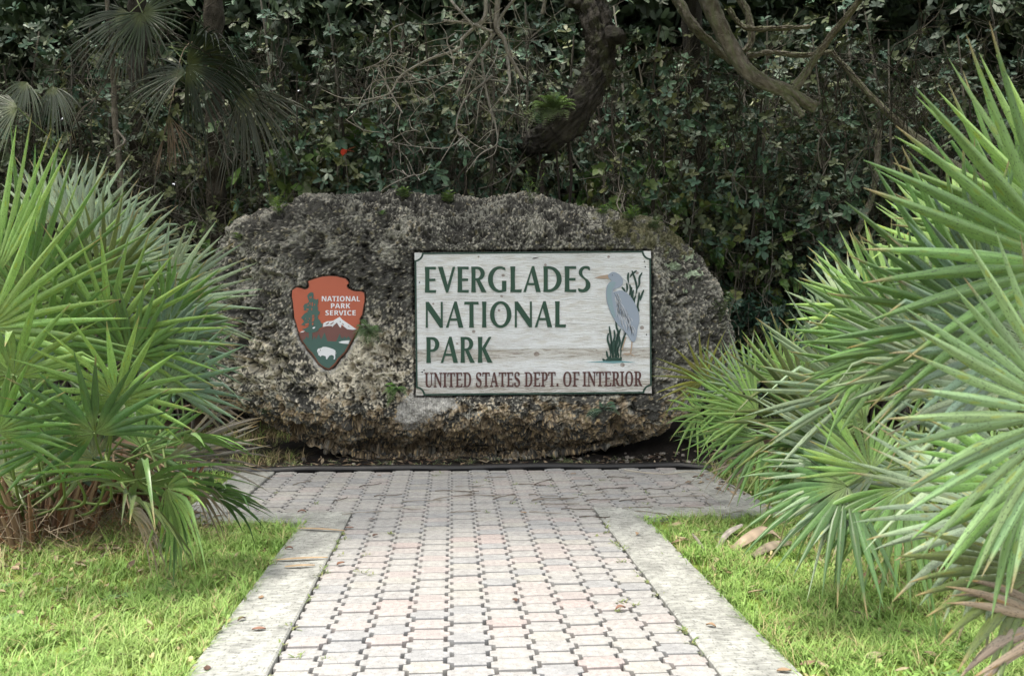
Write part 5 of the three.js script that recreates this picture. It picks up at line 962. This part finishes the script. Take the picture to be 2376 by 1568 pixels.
  L2.forEach((q, i) => { M.compose(V(q.x, 0.0, q.z), Q.setFromAxisAngle(Y, rr(0, 6.28, r)), V(1, 1, 1).multiplyScalar(rr(0.5, 1.3, r))); im.setMatrixAt(i, M); const c = r() < 0.4 ? [0.38, 0.29, 0.16] : r() < 0.5 ? [0.20, 0.30, 0.06] : [0.28, 0.30, 0.10], k = rr(0.7, 1.2, r); im.setColorAt(i, new THREE.Color().setRGB(c[0] * k, c[1] * k, c[2] * k)); });
  im.name = 'coarse_grass'; im.userData.kind = 'stuff'; shade(im); tag(im, 'coarse long grass round the feet of the palmettos', 'grass'); scene.add(im);
}
// ---------------------------------------------------------------- ferns and weeds on the boulder, limb and pavers
const weedMat = leafMat({ transmission: 0.3, clearcoat: 0.3, clearcoatRoughness: 0.45 });
function fernGeo(seed, n, len, col, updir = V(0, 0.6, 1), sp = 1.2) {
  const r = rngOf(seed), gb = new GB();
  for (let k = 0; k < n; k++) {
    const d = updir.clone().add(randDir(r).multiplyScalar(sp)).normalize(), l = len * rr(0.6, 1.15, r), side = d.clone().cross(V(0, 1, 0.3)).normalize(), v = rr(0.75, 1.25, r), c = [col[0] * v, col[1] * v, col[2] * v];
    for (let i = 1; i <= 11; i++) { const t = i / 11, o = d.clone().multiplyScalar(l * t); o.y -= 0.5 * l * t * t; const pl = l * 0.24 * Math.sin(Math.PI * (0.12 + 0.86 * t)) + 0.003; for (const sg2 of [-1, 1]) leaf(gb, o, side.clone().multiplyScalar(sg2).addScaledVector(d, 0.45).normalize(), V(0, 1, 0.4), pl, l * 0.055 + 0.002, 0.08, c, 0.4); }
  }
  return gb.geo();
}
function weedGeo(seed, stems, h, L, W, cols) {
  const r = rngOf(seed), gb = new GB();
  for (let k = 0; k < stems; k++) { let q = V(rr(-0.02, 0.02, r), 0, rr(-0.02, 0.02, r)); const lean = V(rr(-0.5, 0.5, r), 1, rr(-0.3, 0.6, r)).normalize(), hh = h * rr(0.5, 1.1, r), e = q.clone().addScaledVector(lean, hh); tube(gb, [q, q.clone().lerp(e, 0.5), e], 0.0018, 3, [0.13, 0.18, 0.05]); for (let i = 2; i <= 7; i++) { const o = q.clone().lerp(e, i / 7), a = i * 2.4 + k; leaf(gb, o, V(Math.cos(a), rr(0.1, 0.7, r), Math.sin(a)).normalize(), V(0, 1, 0), L * rr(0.7, 1.2, r), W, 0.1, pick(cols, r), 0.5, 0.2); } }
  return gb.geo();
}
{
  const BR = [0.22, 0.38, 0.06], FG = [0.13, 0.25, 0.065];
  const on = (name, label, cat, px, py, D, geo) => solo(name, geo, weedMat, label, cat, undefined, D > 10 ? P(px, py, D) : D === 9.4 && name === 'fern' ? P(px, py, D) : onRock(px, py));
  on('fern', 'feathery bright green fern growing on the bend of the oak limb', 'fern', 1285, 262, 10.1, fernGeo(1, 80, 0.40, [0.22, 0.36, 0.075], V(-0.35, 0.8, 0.5), 0.9));
  on('fern', 'small dark green fern rooted beside the edge of the arrowhead badge', 'fern', 853, 764, 8.84, fernGeo(2, 36, 0.19, [0.10, 0.20, 0.05], V(0, 0.3, 1), 1.1));
  on('fern', 'little bright green fern tuft at the lower corner of the sign, on the mortar', 'fern', 918, 902, 8.84, fernGeo(3, 30, 0.15, [0.10, 0.22, 0.03], V(0, 0.2, 1), 1.1));
  on('fern', 'dark green fern hanging from the boulder below the sign', 'fern', 1400, 952, 8.86, fernGeo(4, 12, 0.24, [0.045, 0.12, 0.06], V(0, 0.5, 0.7), 1.1));
  on('fern', 'long-fronded sword fern in the soil behind the end of the boulder', 'fern', 1615, 1030, 9.4, fernGeo(5, 22, 0.38, FG, V(0, 1, 0.2), 0.8));
  on('leafy_weed', 'low bright green weed patch on the crest of the boulder', 'weed', 935, 462, 9.55, weedGeo(11, 24, 0.13, 0.085, 0.034, [BR, [0.11, 0.22, 0.04]]));
  on('leafy_weed', 'yellow-green seedling with broad leaves on the crest of the boulder', 'weed', 1040, 474, 9.5, weedGeo(12, 12, 0.14, 0.09, 0.046, [[0.19, 0.32, 0.05], BR]));
  on('leafy_weed', 'tall thin grassy weed standing on the crest of the boulder above the sign', 'weed', 1232, 472, 9.6, weedGeo(13, 9, 0.42, 0.09, 0.014, [[0.16, 0.22, 0.06], BR]));
  on('leafy_weed', 'small shrubby weed with narrow yellow-green leaves on the boulder shoulder near the badge', 'weed', 645, 500, 9.5, weedGeo(14, 12, 0.22, 0.07, 0.02, [[0.19, 0.28, 0.05], BR]));
  on('leafy_weed', 'weed with paired oval leaves on the boulder shoulder above the heron', 'weed', 1465, 512, 9.4, weedGeo(15, 14, 0.13, 0.08, 0.034, [FG, BR]));
  on('leafy_weed', 'pale weed rosette among lichen on the heron-side shoulder of the boulder', 'weed', 1520, 535, 9.35, weedGeo(16, 12, 0.12, 0.08, 0.034, [[0.13, 0.2, 0.07]]));
  on('leafy_weed', 'tiny two-leaved weed on the dark face above the badge', 'weed', 885, 500, 9.15, weedGeo(17, 4, 0.05, 0.06, 0.022, [FG]));
  on('leafy_weed', 'small green weed in a hollow of the upper boulder face above the sign lettering', 'weed', 1398, 500, 9.3, weedGeo(18, 9, 0.1, 0.07, 0.028, [FG, BR]));
  on('leafy_weed', 'heart-leaved vine sprout over the outer edge of the boulder beside the palmetto', 'weed', 556, 560, 9.4, weedGeo(19, 3, 0.08, 0.07, 0.05, [[0.16, 0.25, 0.05]]));
  on('leafy_weed', 'pair of broad green leaves under the overhang below the badge', 'weed', 612, 962, 9.0, weedGeo(20, 4, 0.09, 0.07, 0.03, [FG]));
  on('leafy_weed', 'round-leaved sprig growing out from the heron end of the boulder', 'weed', 1672, 745, 9.35, weedGeo(21, 12, 0.30, 0.075, 0.04, [[0.10, 0.16, 0.07], [0.14, 0.21, 0.07]]));
  const red = new GB(), rl = rngOf(5); for (let k = 0; k < 5; k++) leaf(red, V(rr(-0.06, 0.06, rl), rr(-0.05, 0.05, rl), 0), randDir(rl), V(0, 1, 0.2), 0.12, 0.07, 0.1, pick([[0.55, 0.06, 0.03], [0.42, 0.10, 0.03], [0.6, 0.12, 0.05]], rl), 0.5);
  { const gb = red; tube(gb, [V(0, -0.9, -0.1), V(0.03, -0.4, -0.05), V(0, 0, 0)], 0.004, 4, [0.14, 0.10, 0.07]); }
  solo('red_leaf_sprig', red.geo(), weedMat, 'sprig of scarlet leaves glowing in the dark gap of the thicket', 'leaves', undefined, P(800, 352, 11.2));

  // weeds sprouting from the paver joints
  const r = rngOf(333), protos = [0, 1, 2, 3].map((k) => { const gb = new GB(), q = rngOf(40 + k); for (let i = 0; i < 14; i++) { const a = rr(0, 6.28, q), d = V(Math.cos(a), rr(0.2, 1.3, q), Math.sin(a)).normalize(); leaf(gb, V(rr(-0.02, 0.02, q), 0.0, rr(-0.02, 0.02, q)), d, V(0, 1, 0.1), rr(0.02, 0.06, q), rr(0.005, 0.011, q), 0.1, pick([[0.20, 0.27, 0.07], [0.15, 0.22, 0.06], [0.27, 0.29, 0.10]], q), 0.5, 0.3); } return gb.geo(); });
  let first = true;
  const spots = [];
  for (const [px, py] of [[800, 1252], [790, 1290], [760, 1330], [718, 1390], [700, 1400], [650, 1500], [690, 1525], [760, 1530], [850, 1290], [860, 1335], [905, 1240], [835, 1330], [1405, 1238], [1425, 1262], [1448, 1265], [1440, 1305], [1475, 1330], [1480, 1340], [1440, 1400], [1470, 1405], [1432, 1420], [1500, 1235], [1540, 1290], [1605, 1400], [1640, 1520], [1590, 1465], [1385, 1245], [1105, 1122], [1130, 1118], [1195, 1125], [1010, 1105], [1020, 1100], [1340, 1150], [1500, 1145], [1585, 1142], [1395, 1115], [1460, 1185], [1620, 1140], [1190, 1170], [1500, 1170], [1240, 1170], [1130, 1190], [640, 1145], [735, 1170], [1280, 1130], [1360, 1200], [1680, 1180]]) spots.push(G(px, py, 0.02));
  for (let k = 0; k < 26; k++) spots.push(path(rr(3.6, 6.4, r), pick([-1, 1], r) * (IN + rr(-0.015, 0.01, r)), 0.02));
  for (const q of spots) { const m = solo('paver_weed', pick(protos, r), weedMat, 'tuft of pale weed sprouting from a joint between pavers', 'weed', 'weeds in the paver joints', q); m.rotation.y = rr(0, 6.28, r); m.scale.setScalar(rr(0.6, 1.25, r)); }
}
// ---------------------------------------------------------------- litter: twigs, dry leaves, stones, palm boots
{
  const r = rngOf(555);
  const twigG = [0, 1, 2, 3].map((k) => { const q = rngOf(60 + k), gb = new GB(), p = [V(-0.13, 0, 0)]; for (let i = 1; i < 6; i++) p.push(V(-0.13 + i * 0.052, 0.004 + rr(-0.004, 0.006, q), rr(-0.015, 0.015, q))); tube(gb, p, (t) => 0.0065 - 0.003 * t, 6, (w, an) => { const v = 0.7 + 0.5 * Math.abs(n3(w.x * 40, an, k)); return [v, v, v]; }, 0.003); if (k % 2) tube(gb, [p[3], p[3].clone().add(V(0.03, 0.008, 0.025)), p[3].clone().add(V(0.07, 0.004, 0.05))], 0.0025, 4, [0.8, 0.8, 0.8]); return gb.geo(); });
  const cols = [[0.10, 0.08, 0.065], [0.22, 0.19, 0.155], [0.15, 0.12, 0.095], [0.34, 0.31, 0.27]].map((c) => std({ vertexColors: true, color: new THREE.Color().setRGB(...c) }));
  const spots = [[1260, 1118, 1.2], [1235, 1125, 1], [860, 1126, 0.9], [985, 1162, 1.4], [1055, 1152, 1.6], [1060, 1140, 1.5], [1120, 1150, 1.2], [790, 1160, 0.8], [840, 1190, 1.2], [940, 1180, 1], [1080, 1188, 0.9], [1170, 1152, 1], [1280, 1160, 1.3], [1190, 1160, 1], [1290, 1157, 1.5], [1400, 1160, 1.1], [1420, 1134, 1.2], [1380, 1145, 1], [1380, 1200, 0.9], [1590, 1122, 1.8], [1570, 1152, 1.9], [1640, 1160, 1.5], [1470, 1160, 1], [1510, 1190, 1], [1300, 1170, 1.2], [1600, 1178, 0.9], [1265, 1190, 1], [1340, 1182, 1], [1480, 1178, 1], [1700, 1190, 1], [1440, 1108, 1], [700, 1120, 0.9], [1530, 1135, 1.1], [1260, 1150, 1], [1090, 1128, 1.0], [1150, 1108, 0.8], [900, 1150, 0.9], [1350, 1128, 0.9]];
  for (const [px, py, s] of spots) { const m = solo('fallen_twig', pick(twigG, r), pick(cols, r), 'short dry twig lying on the grey pavers', 'twig', 'twigs scattered on the apron', G(px, py, 0.034)); m.rotation.y = rr(-0.5, 0.5, r) + (r() < 0.2 ? 1 : 0); m.scale.set(s, 1, 1); }
  { const gb = new GB(); tube(gb, spline([[1450, 1090], [1500, 1097], [1545, 1100], [1580, 1096], [1600, 1094], [1652, 1100]].map(([x, y]) => G(x, y, 0.06)), 30), (t) => 0.010 - 0.004 * t, 7, [0.46, 0.42, 0.35], 0.003); solo('fallen_branch', gb.geo(), twigMat, 'long pale crooked stick lying along the black edging', 'stick'); }
  // dry leaves
  const lf = [0, 1, 2].map((k) => { const q = rngOf(80 + k), gb = new GB(); const N = 7; for (let i = 0; i <= N; i++) { const t = i / N, w = 0.022 * Math.sin(Math.PI * clamp(t, 0.02, 0.98)), z = 0.016 * Math.sin(Math.PI * t) * (k - 0.6) + 0.006; for (const s of [-1, 0, 1]) gb.v((t - 0.5) * 0.08, 0.004 + Math.abs(z) + Math.abs(s) * 0.010 * (1 + 0.5 * k), s * w, [1, 1, 1]); } for (let i = 0; i < N; i++) for (let s = 0; s < 2; s++) { const a = i * 3 + s; gb.q(a, a + 1, a + 4, a + 3); } return gb.geo(); });
  const lc = [[0.20, 0.10, 0.06], [0.11, 0.06, 0.045], [0.30, 0.20, 0.12], [0.24, 0.13, 0.09]].map((c) => std({ color: new THREE.Color().setRGB(...c), roughness: 0.7 }));
  for (const [px, py] of [[605, 1387], [600, 1463], [480, 1552], [505, 1467], [870, 1244], [862, 1205], [1215, 1190], [1650, 1455], [1195, 1395], [1480, 1242], [1440, 1415], [1820, 1560], [1690, 1330], [810, 1225], [790, 1310], [1690, 1125], [1670, 1120], [560, 1440], [670, 1275], [1850, 1490], [700, 1190], [1330, 1100], [880, 1105]]) { const m = solo('dry_leaf', pick(lf, r), pick(lc, r), 'curled brown leaf dropped on the path or lawn edge', 'leaf', 'dry leaves on and beside the path', G(px, py, 0.034)); m.rotation.y = rr(0, 6.28, r); const z = rr(0.5, 0.85, r); m.scale.set(z, z * 0.6, z); }
  // stones in the soil
  const st = [0, 1, 2].map((k) => { const g = new THREE.IcosahedronGeometry(0.03, 2), p = g.attributes.position; for (let i = 0; i < p.count; i++) { const v = V(p.getX(i), p.getY(i), p.getZ(i)), s = 1 + 0.35 * n3(v.x * 30 + k * 5, v.y * 30, v.z * 30); p.setXYZ(i, v.x * s * 1.2, v.y * s * 0.7, v.z * s); } g.computeVertexNormals(); return g; });
  const sc = [[0.16, 0.14, 0.115], [0.09, 0.078, 0.065], [0.26, 0.235, 0.20]].map((c) => std({ color: new THREE.Color().setRGB(...c) }));
  for (let k = 0; k < 95; k++) { const t = r() < 0.5 ? rr(-2.6, 2.4, r) : rr(1.2, 2.7, r), s = AB + 0.10 + Math.pow(r(), 1.8) * 0.75, q = path(s, t, 0.045 + 0.06 * sstep(0.1, 0.4, s - AB) * sstep(1.4, 2.4, t)); const m = solo('stone', pick(st, r), pick(sc, r), 'small pale stone lying in the dark soil bed', 'stone', 'stones in the soil bed', q); m.rotation.set(rr(-0.5, 0.5, r), rr(0, 6.28, r), 0); m.scale.setScalar(rr(0.2, 0.75, r)); }
  // thin grass and litter along the soil bed
  const gg = new GB(); for (let k = 0; k < 7; k++) { const a = rr(0, 6.28, r), d = V(Math.cos(a), rr(0.3, 1.2, r), Math.sin(a)).normalize(); leaf(gg, V(0, 0, 0), d, V(0, 1, 0.1), rr(0.06, 0.15, r), 0.006, 0.1, [0.24, 0.31, 0.11], 0.4, 0.5); }
  const gt = gg.geo();
  for (let k = 0; k < 80; k++) { const t = rr(-2.7, 2.6, r), m = solo('grass_tuft', gt, weedMat, 'thin grass tuft in the dark soil under the boulder', 'grass tuft', 'grass tufts in the soil bed', path(AB + 0.12 + r() * 0.5, t, 0.03)); m.rotation.y = rr(0, 6.28, r); m.scale.setScalar(rr(0.6, 1.3, r)); }
  // leaf litter on the soil and under the palmettos, dry bits on the lawn
  {
    const lists = { leaf_litter: [], lawn_litter: [] };
    for (let k = 0; k < 520; k++) { const s = AB + 0.08 + Math.pow(r(), 1.5) * 0.8, t = rr(-2.8, 2.8, r); lists.leaf_litter.push(path(s, t, 0.03 + 0.10 * sstep(0.2, 0.5, s - AB) * sstep(1.7, 2.5, t))); }
    for (const [px, py, rad, n] of [[100, 1275, 0.7, 260], [260, 1240, 0.6, 160], [380, 1235, 0.5, 110], [2060, 1270, 0.7, 200], [2260, 1340, 0.8, 260], [1750, 1130, 0.6, 140]]) { const c = G(px, py); for (let k = 0; k < n; k++) { const a = rr(0, 6.28, r), d = rad * Math.sqrt(r()); lists.leaf_litter.push(V(c.x + Math.cos(a) * d, 0.03, c.z + Math.sin(a) * d)); } }
    for (let k = 0; k < 420; k++) { const s = rr(2.4, 6.3, r), t = (r() < 0.5 ? -1 : 1) * rr(OUT + 0.03, 4, r); lists.lawn_litter.push(path(s, t, 0.035)); }
    const M = new THREE.Matrix4(), Q = new THREE.Quaternion();
    for (const [name, L] of Object.entries(lists)) {
      const im = new THREE.InstancedMesh(lf[1], std({ roughness: 0.8 }), L.length);
      L.forEach((q, i) => { const z = rr(0.3, 1.0, r); M.compose(q, Q.setFromEuler(new THREE.Euler(rr(-0.5, 0.5, r), rr(0, 6.28, r), rr(-0.4, 0.4, r))), V(z * rr(0.8, 1.8, r), z * 0.6, z * rr(0.4, 1, r))); im.setMatrixAt(i, M); const c = pick([[0.20, 0.13, 0.08], [0.33, 0.25, 0.16], [0.12, 0.08, 0.055], [0.42, 0.34, 0.23]], r); im.setColorAt(i, new THREE.Color().setRGB(...c)); });
      im.name = name; im.userData.kind = 'stuff'; shade(im); tag(im, name === 'leaf_litter' ? 'brown leaf litter on the soil and under the palmettos' : 'dry leaf scraps lying in the lawn', 'litter'); scene.add(im);
    }
    const wg = [0, 1].map((k) => { const q = rngOf(90 + k), gb = new GB(); for (let i = 0; i < 9; i++) { const a = i * 0.7 + rr(-0.2, 0.2, q); leaf(gb, V(0, 0.01, 0), V(Math.cos(a), rr(0.25, 0.6, q), Math.sin(a)).normalize(), V(0, 1, 0), rr(0.05, 0.09, q), rr(0.02, 0.032, q), 0.1, pick([[0.12, 0.25, 0.05], [0.16, 0.30, 0.06]], q), 0.6, 0.4); } return gb.geo(); });
    for (let k = 0; k < 46; k++) { const sd = r() < 0.5 ? -1 : 1, s = rr(3.2, 6.2, r), q = path(s, sd * rr(OUT + 0.1, OUT + 0.3 + s * 0.25, r), 0.02), m = solo('lawn_weed', pick(wg, r), weedMat, sd < 0 ? 'broad-leaved weed rosette in the lawn on the badge side of the path' : 'broad-leaved weed rosette in the lawn on the heron side of the path', 'weed', sd < 0 ? 'weeds in the badge-side lawn' : 'weeds in the heron-side lawn', q); m.rotation.y = rr(0, 6.28, r); m.scale.setScalar(rr(0.7, 1.3, r)); }
  }
  // fallen palm boots on the right lawn
  const boot = (label, pts, w, c) => { const gb = new GB(), p = spline(pts.map(([x, y, h]) => G(x, y, 0).setY(h)), 16); let prev = null; p.forEach((q, i) => { const t = i / 16, ww = w * (0.25 + 0.75 * Math.sin(Math.PI * clamp(0.1 + t * 0.8, 0, 1))), v = 0.85 + 0.3 * n3(t * 6, w * 30, 2), ring = []; for (let s = 0; s <= 6; s++) { const a = (s / 6 - 0.5) * 2.6, k = 0.9 + 0.25 * n3(s * 2.2, t * 3, w * 50); ring.push(gb.v(q.x + 0.2 * ww * Math.sin(a), q.y + ww * 0.55 * Math.cos(a), q.z + ww * Math.sin(a), [c[0] * v * k, c[1] * v * k, c[2] * v * k])); } if (prev) for (let s = 0; s < 6; s++) gb.q(prev[s], prev[s + 1], ring[s + 1], ring[s]); prev = ring; }); solo('palm_boot', gb.geo(), std({ vertexColors: true, roughness: 0.8 }), label, 'palm debris'); };
  boot('curled pale palm leaf base with brown inside, largest of the debris on the grass', [[1700, 1288, 0.03], [1740, 1275, 0.07], [1780, 1266, 0.09], [1812, 1272, 0.05]], 0.075, [0.46, 0.36, 0.26]);
  boot('thin grey strip of palm leaf base leaning on the larger one on the grass', [[1662, 1282, 0.02], [1690, 1262, 0.07], [1722, 1252, 0.10]], 0.04, [0.42, 0.38, 0.33]);
  boot('flat greyish palm sheath lying in the grass behind the curled one', [[1745, 1300, 0.02], [1790, 1288, 0.05], [1835, 1278, 0.05]], 0.06, [0.34, 0.28, 0.21]);
  boot('short torn palm sheath near the concrete border in the grass', [[1608, 1262, 0.06], [1620, 1275, 0.05], [1636, 1290, 0.02]], 0.04, [0.40, 0.35, 0.30]);
  for (const [x0, y0, x1, y1, lb] of [[690, 1226, 800, 1232, 'flat tan dry palm segment lying across the concrete border'], [640, 1300, 760, 1294, 'narrow straw-coloured palm segment at the lawn edge'], [660, 1316, 730, 1312, 'faded straw palm segment beside the narrow one']]) { const gb = new GB(), a = G(x0, y0, 0.042), b = G(x1, y1, 0.042); const pp = spline([a, a.clone().lerp(b, 0.5).add(V(0, 0.006, 0.01)), b], 8); let pv = null; pp.forEach((q, i) => { const w = 0.016 * Math.sin(Math.PI * clamp(0.15 + 0.8 * i / 8, 0, 1)) + 0.001, v = rr(0.8, 1.1, r), c = [0.40 * v, 0.29 * v, 0.18 * v], ring = [gb.v(q.x, q.y + 0.006, q.z - w, c), gb.v(q.x, q.y, q.z, c), gb.v(q.x, q.y + 0.004, q.z + w, c)]; if (pv) { gb.q(pv[0], pv[1], ring[1], ring[0]); gb.q(pv[1], pv[2], ring[2], ring[1]); } pv = ring; }); solo('palm_segment', gb.geo(), twigMat, lb, 'palm debris'); }
}
renderer.render(scene, camera);
